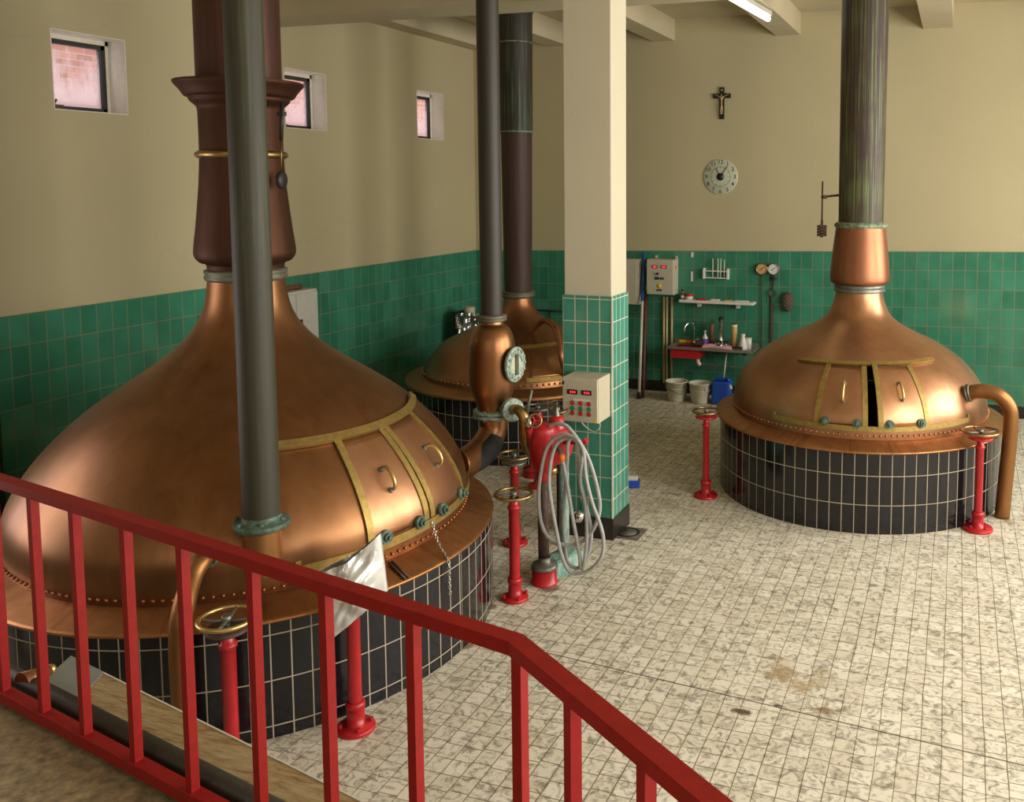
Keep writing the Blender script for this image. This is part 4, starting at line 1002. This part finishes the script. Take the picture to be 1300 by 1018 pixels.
for a_, b_ in ((cy0+.01, ym-.004), (ym+.004, cy1-.012)): dd = MB().span((cxf, a_, 1.02), (cxf+.018, b_, ctop-.03), bev=.003).build('door', M['cab'], cbn)
lk = atX(381, 411, cxf+.018); l_ = MB().box((cxf+.024, lk.y, lk.z), (.012, .075, .10), bev=.003).build('lock_plate', M['black'], dd)
MB().box((cxf+.034, lk.y, lk.z), (.014, .02, .05), bev=.002).build('lock_handle', M['grey_iron'], dd)
MB().span((XL+.012, cy1+.0, 1.0), (cxf-.06, cy1+.05, 1.62)).build('side_panel', M['white'], cbn)
tr = tag(MB().tube([(-7.5, cy1-.62, ctop+.03), (-7.42, cy1-.35, ctop+.03), (-7.40, cy1-.12, ctop+.03)], [.02, .03, .03], 10).build('roll', M['brown']), 'brown roll lying on top of the pale wall cabinet', 'roll')
fp = thing('foil_parcel', (-7.38, 12.55, 0), 'foil wrapped box with beige cap against the left wall beyond the back kettle', 'box')
FA, FB = atY(578, 397, 12.3), atY(613, 392, 12.3)
fx0, fx1, ftop = FA.x, FB.x, FA.z
fb = MB(); bm = bmesh.new(); bmesh.ops.create_grid(bm, x_segments=30, y_segments=22, size=.5); vs = []
for v in bm.verts:
    u, w = v.co.x+.5, v.co.y+.5
    vs.append((fx0 + u*(fx1-fx0), 12.3 + noise.noise(Vector((u*8, w*3, 0)))*.05 + noise.noise(Vector((u*20, w*7, 3)))*.025, .55 + w*(ftop-.55) + noise.noise(Vector((u*8, w*3, 9)))*.02))
bm.verts.index_update(); fs = [[v.index for v in f.verts] for f in bm.faces]; bm.free()
fb.add(vs, fs, smooth=False); fb.span((fx0+.01, 12.33, .5), (fx1-.01, 12.75, ftop-.02)); fb.build('foil_wrap', M['foil'], fp)
MB().span((fx0-.03, 12.28, .5), (fx0+.005, 12.7, ftop+.01)).build('dark_edge', M['black'], fp)
cp_ = atY(596, 393, 12.45); MB().cyl((cp_.x, 12.45, ftop-.04), (cp_.x, 12.45, cp_.z+.05), .085, seg=24).build('cap', M['beige'], fp)
MB().span((fx0+.03, 12.35, 0), (fx1-.03, 12.7, .5)).build('stand', M['iron'], fp)

# ------------------------------------------------------------------ back wall fittings
YW = YB - .012                      # face of the tiles
# crucifix
crx = -3.436; cz0, cz1 = 4.231, 4.706
cu = thing('crucifix', (crx, YB-.02, cz0), 'black wooden crucifix with small gilt figure high on the back wall', 'crucifix')
x_ = MB(); x_.span((crx-.036, YB-.03, cz0), (crx+.036, YB, cz1), bev=.004); x_.span((crx-.134, YB-.0305, 4.542), (crx+.134, YB, 4.614), bev=.004); x_.build('cross', M['black'], cu)
fg = bpy.data.meshes.new('figure'); yy = YB-.045
Vf = [(0, 4.42), (0, 4.50), (0, 4.545), (0, 4.575), (-.05, 4.575), (-.11, 4.60), (.05, 4.575), (.11, 4.60), (-.014, 4.36), (-.006, 4.30), (.014, 4.36), (.006, 4.30), (-.008, 4.60)]
off = Vector((crx, YB-.02, cz0))
fg.from_pydata([Vector((crx+a_, yy, b_)) - off for a_, b_ in Vf], [(0, 1), (1, 2), (2, 3), (2, 4), (4, 5), (2, 6), (6, 7), (0, 8), (8, 9), (0, 10), (10, 11), (3, 12)], [])
fo = bpy.data.objects.new('figure', fg); COL.objects.link(fo); fo.parent = cu; fg.materials.append(M['gold'])
sk = fo.modifiers.new('skin', 'SKIN')
for v, r_ in zip(fg.skin_vertices[0].data, (.013, .011, .014, .007, .006, .005, .006, .005, .008, .006, .008, .006, .012)): v.radius = (r_, r_)
fg.skin_vertices[0].data[0].use_root = True
fo.modifiers.new('sub', 'SUBSURF').levels = 1; fo.modifiers['sub'].render_levels = 1
tp = MB().box((crx, YB-.034, 4.665), (.035, .006, .025)); tp.build('title_plate', M['gold'], cu)
# clock
kx, kz, kr_ = -3.451, 3.368, .268
ck = thing('wall_clock', (kx, YB-.02, kz-kr_), 'round pale wall clock with black numerals below the crucifix', 'clock')
RF = Matrix(((1, 0, 0), (0, 0, -1), (0, 1, 0)))
MB().lathe((kx, YB, kz), [(kr_, 0), (kr_, .012), (kr_-.006, .016), (1e-3, .016)], 64, R=RF.to_3x3() if False else Vector((0, -1, 0)).to_track_quat('Z', 'Y').to_matrix()).build('face', M['clockface'], ck)
def put_text(txt, size, c, mat, name, par):
    vs, fs = text_mesh(txt, size)
    return MB().add([Vector((c[0]+v.x, c[1]-v.z, c[2]+v.y)) for v in vs], fs, smooth=False).build(name, mat, par)
for h in range(1, 13):
    a_ = PI/2 - h*PI/6
    put_text(str(h), .085, (kx+.222*math.cos(a_), YB-.018, kz+.222*math.sin(a_)), M['black'], 'numeral', ck)
tk = MB()
for k in range(60):
    a_ = 2*PI*k/60; rr = .158; l_ = .012 if k % 5 else .03
    tk.tube([(kx+rr*math.cos(a_), YB-.0175, kz+rr*math.sin(a_)), (kx+(rr-l_)*math.cos(a_), YB-.0175, kz+(rr-l_)*math.sin(a_))], .0022, 4)
tk.build('minute_track', M['black'], ck)
MB().lathe((kx, YB-.016, kz), [(.056, 0), (.056, .012), (1e-3, .016)], 32, R=Vector((0, -1, 0)).to_track_quat('Z', 'Y').to_matrix()).build('hub', M['black'], ck)
for nm, a_, L in (('hour_hand', math.radians(90+28), .145), ('minute_hand', math.radians(90-34), .19)):
    MB().tube([(kx, YB-.024, kz), (kx+L*math.cos(a_), YB-.024, kz+L*math.sin(a_))], [.006, .004], 6).build(nm, M['black'], ck)
# electrical panels
def wb_(px0, px1, py0, py1, depth):
    a_, b_ = atY(px0, py0, YB-depth), atY(px1, py1, YB-depth); return a_, b_
a_, b_ = atY(820.5, 329, YB-.26), atY(855, 375, YB-.26)
ep = thing('electrical_panel', ((a_.x+b_.x)/2, YB-.1, b_.z), 'beige electrical panel with orange warning sticker on the back wall left of the shelf', 'electrical panel')
MB().span((a_.x, YB-.24, b_.z), (b_.x, YW, a_.z), bev=.006).build('housing', M['beige'], ep)
MB().span((a_.x+.008, YB-.26, b_.z+.008), (b_.x-.008, YB-.24, a_.z-.008), bev=.004).build('door', M['beige'], ep)
def ev(u, v, d=0): return Vector((a_.x + (b_.x-a_.x)*u, YB-.26-d, a_.z + (b_.z-a_.z)*v))
for u in (.32, .64):
    dsp = MB().box(ev(u, .205, .004), (.085, .01, .045)).build('display', M['black'], ep); MB().box(ev(u, .205, .010), (.055, .003, .026)).build('digits', M['redled'], dsp)
kn = MB(); kn.cyl(ev(.42, .40, 0), ev(.42, .40, .03), .018, seg=12); kn.build('knob', M['black'], ep)
for k, u in enumerate((.36, .44, .54, .62)): MB().box(ev(u, .53, .006), (.024, .014, .04 if k < 2 else .03)).build('switch', M['black'], ep)
MB().lathe(ev(.47, .745, 0), [(.038, 0), (.038, .003), (1e-3, .004)], 20, R=Vector((0, -1, 0)).to_track_quat('Z', 'Y').to_matrix()).build('warning_sticker', M['yellow'], ep)
pw = MB()
for k in range(3): pw.box(ev(.40+.07*k, .87, .002), (.02, .003, .03)); pw.box(ev(.40+.07*k, .85, .002), (.026, .003, .008))
pw.build('panel_marking', M['black'], ep)
MB().box((b_.x+.003, YB-.16, a_.z-.12), (.008, .07, .05)).build('side_sticker', M['orange'], ep)
for zz in (a_.z-.1, b_.z+.1): MB().box((a_.x-.004, YB-.25, zz), (.012, .02, .05)).build('hinge', M['grey_iron'], ep)
lu = MB()
for u in (.2, .95): lu.box((a_.x+(b_.x-a_.x)*u, YB-.03, a_.z+.02), (.04, .02, .05))
lu.build('mounting_lug', M['beige'], ep)
g_, h_ = atY(797, 329, YB-.22), atY(811, 387, YB-.22)
e2_ = thing('electrical_panel', (h_.x-.2, YB-.1, h_.z), 'beige electrical cabinet half hidden behind the column on the back wall', 'electrical panel')
MB().span((h_.x-.42, YB-.22, h_.z), (h_.x, YW, g_.z), bev=.006).build('housing', M['beige'], e2_)
MB().span((h_.x-.41, YB-.238, h_.z+.01), (h_.x-.035, YB-.22, g_.z-.01), bev=.004).build('door', M['beige'], e2_)
MB().tube([(h_.x-.35, YB-.12, h_.z), (h_.x-.25, YB-.12, h_.z-.12), (h_.x-.1, YB-.12, h_.z-.14), (h_.x+.05, YB-.1, h_.z-.06)], .008, 8, sub=5).build('cable', M['grey_iron'], e2_)
# poles leaning on the wall
pa = atZ(811.5, 506); pt_ = atY(817.5, 320, YB-.06)
po = thing('pole', (pa.x, pa.y, 0), 'white pole with blue upper end leaning on the back wall between the panels', 'pole')
md = pa + (pt_-pa)*.66
MB().cyl(pa+Vector((0, 0, .1)), md, .022, seg=12).build('shaft', M['white'], po)
MB().cyl(md, pt_, .026, seg=12).build('grip', M['bluep'], po)
MB().cyl(pa, pa+(pt_-pa)*.06, .045, .028, seg=12).build('foot', M['black'], po)
pa2 = atZ(816.5, 505); pt2 = atY(820, 372, YB-.04)
tag(MB().cyl(pa2+Vector((0, 0, .0)), pt2, .022, seg=12).build('pole', M['brown']), 'reddish brown pole leaning on the wall beside the white pole', 'pole')
pt3 = atY(822, 372, YB-.03); pa3 = atY(819.5, 498, YB-.03)
tag(MB().cyl(pa3, pt3, .014, seg=10).build('pipe', M['rust']), 'thin rusty pipe on the wall under the electrical panel', 'pipe')
for k, (px, y1) in enumerate(((842.8, 486), (846.6, 487), (852.8, 480))):
    A_, B_ = atY(px, 377, YW-.03), atY(px, y1, YW-.03)
    tag(MB().cyl((A_.x, YW-.03, A_.z), (A_.x, YW-.03, B_.z), .018, seg=12).build('pipe', M['pipe_brass']), ('leftmost of three brass pipes below the electrical panel', 'middle one of three brass pipes below the electrical panel', 'rightmost brass pipe below the panel, passing behind the sink')[k], 'pipe', 'brass pipes below the electrical panel')
# shelf and what lies on it
s0, s1 = atY(861.5, 381, YB-.2), atY(957, 384, YB-.2); sz = (s0.z+s1.z)/2
sh = thing('wall_shelf', ((s0.x+s1.x)/2, YW, sz-.06), 'long white rounded shelf on the back wall above the sink', 'shelf')
bs = MB(); bs.box(((s0.x+s1.x)/2, YW-.105, sz-.02), (s1.x-s0.x, .21, .045), bev=.02); bs.build('board', M['white'], sh)
for u in (.25, .77): MB().box((s0.x+(s1.x-s0.x)*u, YW-.05, sz-.075), (.05, .1, .07), bev=.008).build('bracket', M['ivory'], sh)
zt_ = sz+.003
def onshelf(px): return atY(px, 380, YB-.12).x
b1 = thing('bottle', (onshelf(866.5), YB-.12, zt_), 'small dark bottle with cream label at the left end of the shelf', 'bottle')
MB().lathe((onshelf(866.5), YB-.12, 0), [(.028, zt_), (.03, zt_+.07), (.014, zt_+.10), (.014, zt_+.13)], 16, cap0=True, cap1=True).build('body', M['brown'], b1)
MB().lathe((onshelf(866.5), YB-.12, 0), [(.031, zt_+.02), (.031, zt_+.06)], 16).build('label', M['ivory'], b1)
MB().lathe((onshelf(866.5), YB-.12, 0), [(.018, zt_+.12), (.018, zt_+.15)], 12, cap1=True).build('cap', M['black'], b1)
j1 = thing('jar', (onshelf(874.5), YB-.11, zt_), 'white jar with red lid near the left end of the shelf', 'jar')
MB().lathe((onshelf(874.5), YB-.11, 0), [(.06, zt_), (.06, zt_+.05)], 20, cap0=True, cap1=True).build('body', M['white'], j1)
MB().lathe((onshelf(874.5), YB-.11, 0), [(.066, zt_+.05), (.066, zt_+.085)], 20, cap0=True, cap1=True).build('lid', M['redp'], j1)
tag(MB().box((onshelf(892), YB-.15, zt_+.012), (.15, .05, .024), rz=.05, bev=.006).build('case', M['redp']), 'slim red case lying on the shelf', 'case')
tag(MB().box((onshelf(885.5), YB-.15, zt_+.012), (.03, .045, .024), bev=.004).build('lighter', M['black']), 'small black object next to the red case on the shelf', 'tool')
tag(MB().box((onshelf(908), YB-.12, zt_+.010), (.13, .10, .02), bev=.002).build('notepad', M['white']), 'white notepad lying in the middle of the shelf', 'notepad')
tag(MB().box((onshelf(925), YB-.12, zt_+.008), (.12, .09, .016), rz=.1, bev=.002).build('notepad', M['tan']), 'tan notepad lying right of the white one on the shelf', 'notepad')
tag(MB().box((onshelf(942), YB-.12, zt_+.008), (.2, .07, .016), rz=-.05, bev=.002).build('ruler', M['ivory']), 'flat ivory strip at the right end of the shelf', 'ruler')
# thermometer rack
r0, r1 = atY(894, 341, YW-.05), atY(924, 354, YW-.05)
rk = thing('thermometer_rack', ((r0.x+r1.x)/2, YW, r1.z), 'small white rack of glass thermometers on the green tiles', 'rack')
f_ = MB()
for x in (r0.x, r1.x): f_.box((x, YW-.045, (r0.z+r1.z)/2), (.028, .09, r0.z-r1.z+.02), bev=.006)
for zz in (r0.z-.03, r1.z+.01): f_.box(((r0.x+r1.x)/2, YW-.06, zz), (r1.x-r0.x, .05, .014))
f_.build('frame', M['white'], rk)
for px, top_ in ((905, 328), (911.5, 328), (915, 328), (919.5, 330)):
    q = atY(px, top_, YW-.06)
    th_ = thing('thermometer', (q.x, YW-.06, r1.z), {905: 'leftmost glass rod in the wall rack', 911.5: 'second glass rod from the left in the wall rack', 915: 'third glass rod from the left in the wall rack', 919.5: 'rightmost glass rod in the wall rack'}[px], 'thermometer', 'glass rods in the wall rack')
    MB().cyl((q.x, YW-.06, r1.z), (q.x, YW-.06, q.z), .007, seg=8).build('rod', M['ivory'], th_)
    MB().cyl((q.x, YW-.06, r0.z-.06), (q.x, YW-.06, r0.z-.02), .012, seg=8).build('sleeve', M['white'], th_)
for k, (px, y0, y1) in enumerate(((879, 320, 326.5), (878.6, 344.5, 357))):
    A_, B_ = atY(px-1.3, y0, YW), atY(px+1.3, y1, YW)
    tag(MB().span((A_.x, YW-.012, B_.z), (B_.x, YW, A_.z)).build('wall_tab', M['white']), ('short white tab at the top edge of the green tiles', 'longer white tab on the green tiles left of the rack')[k], 'tab')
# pressure gauges
for k, (px, py, fm, lab) in enumerate(((967, 341.5, 'tan', 'left pressure gauge with tan dial on the back wall'), (981.8, 341.8, 'white', 'right pressure gauge with white dial on the back wall'))):
    q = atY(px, py, YW-.06); RY = Vector((0, -1, 0)).to_track_quat('Z', 'Y').to_matrix()
    gg = thing('pressure_gauge', (q.x, YW-.04, q.z-.1), lab, 'gauge', 'pressure gauges on the back wall')
    MB().lathe((q.x, YW, q.z), [(.06, 0), (.09, .02), (.092, .055), (.085, .065), (.078, .066), (.076, .056)], 32, R=RY).build('case', M['grey_iron'] if k else M['brass_d'], gg)
    MB().lathe((q.x, YW, q.z), [(.078, .054), (1e-3, .056)], 32, R=RY).build('dial', M[fm], gg)
    MB().tube([(q.x-.035, YW-.06, q.z-.02), (q.x+.04, YW-.06, q.z+.03)], .004, 6).build('needle', M['black'], gg)
    b_2 = atY(px+1.5 if k == 0 else 979.5, 434, YW-.03)
    if k == 0: MB().tube([(q.x, YW-.03, q.z-.08), (q.x, YW-.03, q.z-.16), (q.x, YW-.03, b_2.z-.4)], .009, 8).build('capillary_pipe', M['rust'], gg)
    else:
        rg_ = atY(980.5, 372, YW-.03)
        MB().tube([(q.x, YW-.03, q.z-.08), (q.x, YW-.03, q.z-.2), (rg_.x, YW-.03, rg_.z+.055)], .013, 8).build('upper_pipe', M['rust'], gg)
        MB().torus((rg_.x, YW-.03, rg_.z), .052, .011, 28, 8, N=(0, -1, 0)).build('siphon_loop', M['rust'], gg)
        MB().cyl((rg_.x-.008, YW-.03, rg_.z-.05), (rg_.x-.01, YW-.03, .6), .014, seg=10).build('lower_pipe', M['rust'], gg)
        MB().cyl((rg_.x+.018, YW-.03, rg_.z-.16), (rg_.x+.016, YW-.03, .6), .007, seg=8).build('side_pipe', M['rust'], gg)
        vb = MB(); vb.box((q.x, YW-.04, q.z-.14), (.05, .05, .06), bev=.008); vb.cyl((q.x-.05, YW-.04, q.z-.14), (q.x+.05, YW-.04, q.z-.14), .012, seg=8); vb.build('cock', M['iron'], gg)
# hanging scrub brush
q = atY(1000, 383, YW-.06)
hb = MB()
hb.ball((q.x, YW-.06, q.z), .085, 20, 14, (1, .72, 1.65))
for k in range(90):
    a_ = k*2.4; zz = 1 - 2*(k+.5)/90; rr_ = math.sqrt(1-zz*zz)
    d_ = Vector((rr_*math.cos(a_), rr_*math.sin(a_)*.72, zz*1.65))*.085; c_ = Vector((q.x, YW-.06, q.z)); hb.cyl(c_ + d_*.9, c_ + d_*1.15, .012, .005, 5)
tag(hb.build('bristle_brush', M['bristle']), 'dark bristle brush hanging on the back wall right of the gauges', 'brush')
# pipes behind the back kettle
q0, q1 = atY(660, 392.5, YW-.03), atY(722, 394, YW-.03)
wp = thing('wall_pipe', ((q0.x+q1.x)/2, YW-.03, q0.z-.5), 'thin dark pipe along the back wall behind the back kettle', 'pipe')
MB().cyl((q0.x, YW-.03, q0.z), (q1.x, YW-.03, q0.z), .014, seg=8).build('run', M['iron'], wp)
v_ = atY(697.5, 393, YW-.03); MB().cyl((v_.x, YW-.03, q0.z+.02), (v_.x, YW-.03, q0.z-1.0), .012, seg=8).build('drop', M['iron'], wp)
# sink unit
sx0, sx1, sy0, szt = -4.16, -2.83, 13.0, .80
sk_ = thing('sink', ((sx0+sx1)/2, YW, .5), 'steel drainboard sink with red bowl fixed to the back wall', 'sink')
tp_ = MB(); bxA, bxB = sx0+.06, sx0+.50
tp_.span((sx0, sy0, szt-.03), (bxA, YW, szt)); tp_.span((bxB, sy0, szt-.03), (sx1, YW, szt)); tp_.span((bxA, sy0, szt-.03), (bxB, sy0+.05, szt)); tp_.span((bxA, YW-.08, szt-.03), (bxB, YW, szt))
tp_.span((sx0, YW-.015, szt), (sx1, YW, szt+.05)); tp_.span((sx0, sy0, szt), (sx1, sy0+.012, szt+.012)); tp_.span((sx1-.012, sy0, szt), (sx1, YW, szt+.012))
tp_.build('drainboard', M['steel_d'], sk_)
bw = MB(); bw.span((bxA-.01, sy0+.04, szt-.17), (bxB+.01, YW-.07, szt-.16)); bw.span((bxA-.01, sy0+.04, szt-.17), (bxA, YW-.07, szt-.02)); bw.span((bxB, sy0+.04, szt-.17), (bxB+.01, YW-.07, szt-.02)); bw.span((bxA-.01, sy0+.035, szt-.17), (bxB+.01, sy0+.045, szt-.02)); bw.span((bxA-.01, YW-.08, szt-.17), (bxB+.01, YW-.07, szt-.02))
bw.build('bowl', M['redp'], sk_)
MB().tube([(bxB-.05, 13.15, szt-.16), (bxB-.05, 13.15, szt-.24), (bxB-.02, 13.17, szt-.28)], .03, 12, sub=3).build('trap', M['ivory'], sk_)
MB().tube([(bxB-.02, 13.17, szt-.26), (bxB+.05, 13.2, szt-.27), (sx1-.15, 13.22, szt-.30), (sx1+.2, 13.3, szt-.32)], .017, 10, sub=3).build('waste_pipe', M['grey_iron'], sk_)
fau = MB(); fxx, fyy = atY(881, 430, 13.34).x, 13.34
fau.tube([(fxx, fyy, szt), (fxx, fyy, szt+.26), (fxx-.02, fyy-.03, szt+.325), (fxx-.07, fyy-.1, szt+.33), (fxx-.10, fyy-.14, szt+.28), (fxx-.105, fyy-.15, szt+.20)], .013, 12, sub=5)
fo_ = fau.build('tap', M['chrome'], sk_)
tpb = MB(); tpb.cyl((fxx, fyy, szt), (fxx, fyy, szt+.05), .025, seg=14); tpb.cyl((fxx+.02, fyy-.01, szt+.07), (fxx+.09, fyy-.03, szt+.09), .014, seg=10); tpb.build('tap_lever', M['chrome'], fo_)
for xx in (sx0+.1, sx1-.15): MB().box((xx, 13.25, szt-.06), (.03, .36, .05)).build('bracket', M['iron'], sk_)
# things on the drainboard
def D_(px, py=440, y=None): return atY(px, py, 13.2 if y is None else y).x
Z0 = szt
def bottle(px, y, prof, mat, name, label, cat, parts=()):
    x = D_(px, 435, y); t = thing(name, (x, y, Z0), label, cat)
    MB().lathe((x, y, Z0), prof, 24, cap0=True, cap1=True).build('body', mat, t)
    for nm, pr, mm in parts: MB().lathe((x, y, Z0), pr, 24, cap1=True).build(nm, mm, t)
    return t
bt = bottle(895, 13.22, [(.04, 0), (.042, .13), (.02, .17), (.018, .185)], M['white'], 'soap_bottle', 'white pump soap bottle with purple label on the drainboard', 'bottle', (('label', [(.0435, .025), (.0435, .12)], M['purple']), ('pump', [(.012, .185), (.012, .22), (.02, .225), (.02, .24)], M['white'])))
bottle(903.5, 13.26, [(.036, 0), (.036, .34), (.03, .345)], M['brown'], 'tube_case', 'rusty brown cylinder standing on the drainboard', 'cylinder')
bottle(915, 13.26, [(.042, 0), (.03, .02), (.03, .44), (.034, .45)], M['chrome'], 'measuring_cylinder', 'tall dark glass measuring cylinder standing by the sink', 'cylinder', (('collar', [(.036, .38), (.036, .45)], M['black']),))
bottle(911.5, 13.14, [(.045, 0), (.045, .12)], M['glassy'], 'beaker', 'clear glass beaker left of the other in front of the tall cylinder', 'beaker')
bottle(920.5, 13.16, [(.04, 0), (.04, .11)], M['glassy'], 'beaker', 'clear glass beaker right of the other in front of the tall cylinder', 'beaker')
bottle(932, 13.18, [(.046, 0), (.046, .36), (.043, .365)], M['tan'], 'cardboard_tube', 'tall tan cardboard tube on the drainboard', 'tube', (('rim', [(.048, .335), (.048, .365)], M['ivory']),))
bottle(943, 13.14, [(.068, 0), (.07, .03), (.04, .16), (.03, .185), (.03, .22)], M['white'], 'flask', 'white conical plastic flask at the right end of the drainboard', 'flask', (('cap', [(.034, .20), (.034, .235)], M['white']),))
bottle(950, 13.2, [(.045, 0), (.052, .17)], M['white'], 'cup', 'white plastic cup beside the conical flask', 'cup')
cx_ = D_(911, 441, 13.08); cl_ = MB(); vs, fs = [], []
n, m_ = 24, 10
for lay in (0, 1):
    for j in range(m_+1):
        for i in range(n+1):
            u, v = i/n, j/m_
            z = Z0 + .014 + (.03 + .03*noise.noise(Vector((u*4, v*3, 2))) + .02*math.sin(u*9))*math.sin(PI*v)*(.4+.6*math.sin(PI*u)) if lay else Z0 + .002
            vs.append(Vector((cx_ - .23 + .46*u, 13.02 + .12*v + .02*math.sin(u*6), z + (.016 if lay else 0))))
W = n+1; K = W*(m_+1)
for lay in (0, 1):
    for j in range(m_):
        for i in range(n): a0_ = lay*K+j*W+i; fs.append((a0_, a0_+1, a0_+W+1, a0_+W))
for i in range(n): fs += [(i, i+1, K+i+1, K+i), (m_*W+i, m_*W+i+1, K+m_*W+i+1, K+m_*W+i)]
for j in range(m_): fs += [(j*W, (j+1)*W, K+(j+1)*W, K+j*W), (j*W+n, (j+1)*W+n, K+(j+1)*W+n, K+j*W+n)]
tag(cl_.add(vs, fs, smooth=True).build('cloth', M['pink']), 'folded pink cloth lying on the front of the drainboard', 'cloth')
x = D_(936, 441, 13.06); bk = thing('hand_brush', (x, 13.06, Z0), 'black hand brush at the front right of the drainboard', 'brush')
MB().box((x, 13.06, Z0+.04), (.16, .05, .02), bev=.006).build('back', M['black'], bk); MB().box((x, 13.06, Z0+.015), (.15, .04, .03)).build('bristles', M['bristle'], bk)
x = D_(866, 431, 13.36); tag(MB().box((x, 13.38, Z0+.03), (.11, .05, .05), bev=.012).build('sponge', M['yellow']), 'yellow sponge behind the sink bowl', 'sponge')
x = D_(874, 432, 13.36); tag(MB().box((x, 13.38, Z0+.025), (.10, .05, .04), bev=.012).build('sponge', M['orange']), 'reddish sponge next to the yellow sponge behind the sink bowl', 'sponge')
# buckets, canister
def bucket(p, label):
    t = thing('bucket', (p[0], p[1], 0), label, 'bucket', 'buckets under the sink'); x, y = p
    MB().lathe((x, y, 0), [(1e-3, .004), (.125, .004), (.13, .01), (.165, .29), (.176, .292), (.178, .30), (.172, .307), (.160, .30), (.124, .02), (1e-3, .018)], 36).build('body', M['ivory'], t)
    MB().torus((x, y, .20), .157, .005, 36, 6).build('rib', M['ivory'], t)
    return t
t = bucket((-3.98, 12.93), 'cream bucket with wire handle folded down, left one under the sink')
MB().tube([(-3.98-.172, 12.9, .27), (-3.98-.13, 12.82, .20), (-3.98+.02, 12.75, .17), (-3.98+.14, 12.80, .14), (-3.98+.172, 12.9, .27)], .005, 6, sub=5).build('handle', M['grey_iron'], t)
t = bucket((-3.61, 12.92), 'cream bucket right one under the sink, next to the blue canister')
MB().box((-3.61+.12, 12.80, .24), (.02, .015, .07), bev=.003).build('handle_lug', M['ivory'], t)
jx, jy = -3.28, 12.95
jc = thing('canister', (jx, jy, 0), 'blue plastic canister on the floor between bucket and right kettle', 'canister')
jb = MB(); jb.box((jx, jy, .175), (.27, .24, .35), bev=.03); jb.box((jx-.02, jy, .375), (.16, .06, .05), bev=.02); jb.build('body', M['blue'], jc)
MB().cyl((jx+.10, jy-.02, .345), (jx+.10, jy-.02, .395), .03, seg=16).build('cap', M['blue'], jc)
MB().cyl((jx+.13, jy-.05, .30), (jx+.16, jy-.08, .25), .024, seg=12).build('spout', M['white'], jc)
MB().cyl((jx+.01, jy+.06, .36), (jx+.01, 13.2, szt-.03), .009, seg=8).build('feed_hose', M['white'], jc)

# ------------------------------------------------------------------ fluorescent lamp
la_, lb_ = atZ(975, 24, 5.33), atZ(928, -3, 5.33)
lx = (la_.x)*.5 + lb_.x*.5
fl_ = thing('fluorescent_lamp', (lx, la_.y-.8, 5.31), 'lit fluorescent tube lamp under a ceiling beam', 'lamp')
d_ = (lb_-la_).normalized()
pA = la_; pB = la_ + d_*1.5
an = math.atan2(d_.y, d_.x)
MB().box((pA+pB)/2 + Vector((0, 0, .065)), (1.55, .09, .06), rz=an, bev=.006).build('housing', M['white'], fl_)
MB().cyl(pA, pB, .034, seg=16).build('lamp_tube', M['tube'], fl_)
for p in (pA, pB): MB().box(p + Vector((0, 0, .02)), (.02, .06, .08), rz=an).build('end_cap', M['white'], fl_)

# ------------------------------------------------------------------ light
def area(name, loc, rot, sx, sy, power, col):
    l = bpy.data.lights.new(name, 'AREA'); l.shape = 'RECTANGLE'; l.size = sx; l.size_y = sy; l.energy = power; l.color = col
    o = bpy.data.objects.new(name, l); COL.objects.link(o); o.location = loc; o.rotation_euler = rot; return o
DAY = (1.0, .97, .90)
for k, (y0, y1) in enumerate(RWIN):
    area('window_daylight', (XR+.25, (y0+y1)/2, (RZ0+RZ1)/2), (0, PI/2, 0), RZ1-RZ0, y1-y0, (230, 420, 380)[k], DAY)
area('window_daylight', (XL-.27, (SIDE[0]+SIDE[1])/2, (SIDE[2]+SIDE[3])/2), (0, -PI/2, 0), SIDE[3]-SIDE[2], SIDE[1]-SIDE[0], 45, (1, .95, .97))
area('rear_window_daylight', (-1.5, YF+.02, 3.6), (PI/2, 0, 0), 7.5, 3.0, 60, DAY)
w = bpy.data.worlds.new('world'); SC.world = w; w.use_nodes = True
bgn = w.node_tree.nodes['Background']; bgn.inputs[0].default_value = (1.0, .94, .97, 1); bgn.inputs[1].default_value = 2.5

SC.view_settings.view_transform = 'Standard'; SC.view_settings.look = 'None'; SC.view_settings.gamma = 1; SC.view_settings.use_curve_mapping = False
SC.view_settings.exposure = 0.0
SC.cycles.use_denoising = True
SC.cycles.max_bounces = 8; SC.cycles.diffuse_bounces = 5; SC.cycles.glossy_bounces = 4
SC.cycles.caustics_reflective = False; SC.cycles.caustics_refractive = False
SC.cycles.sample_clamp_indirect = 6
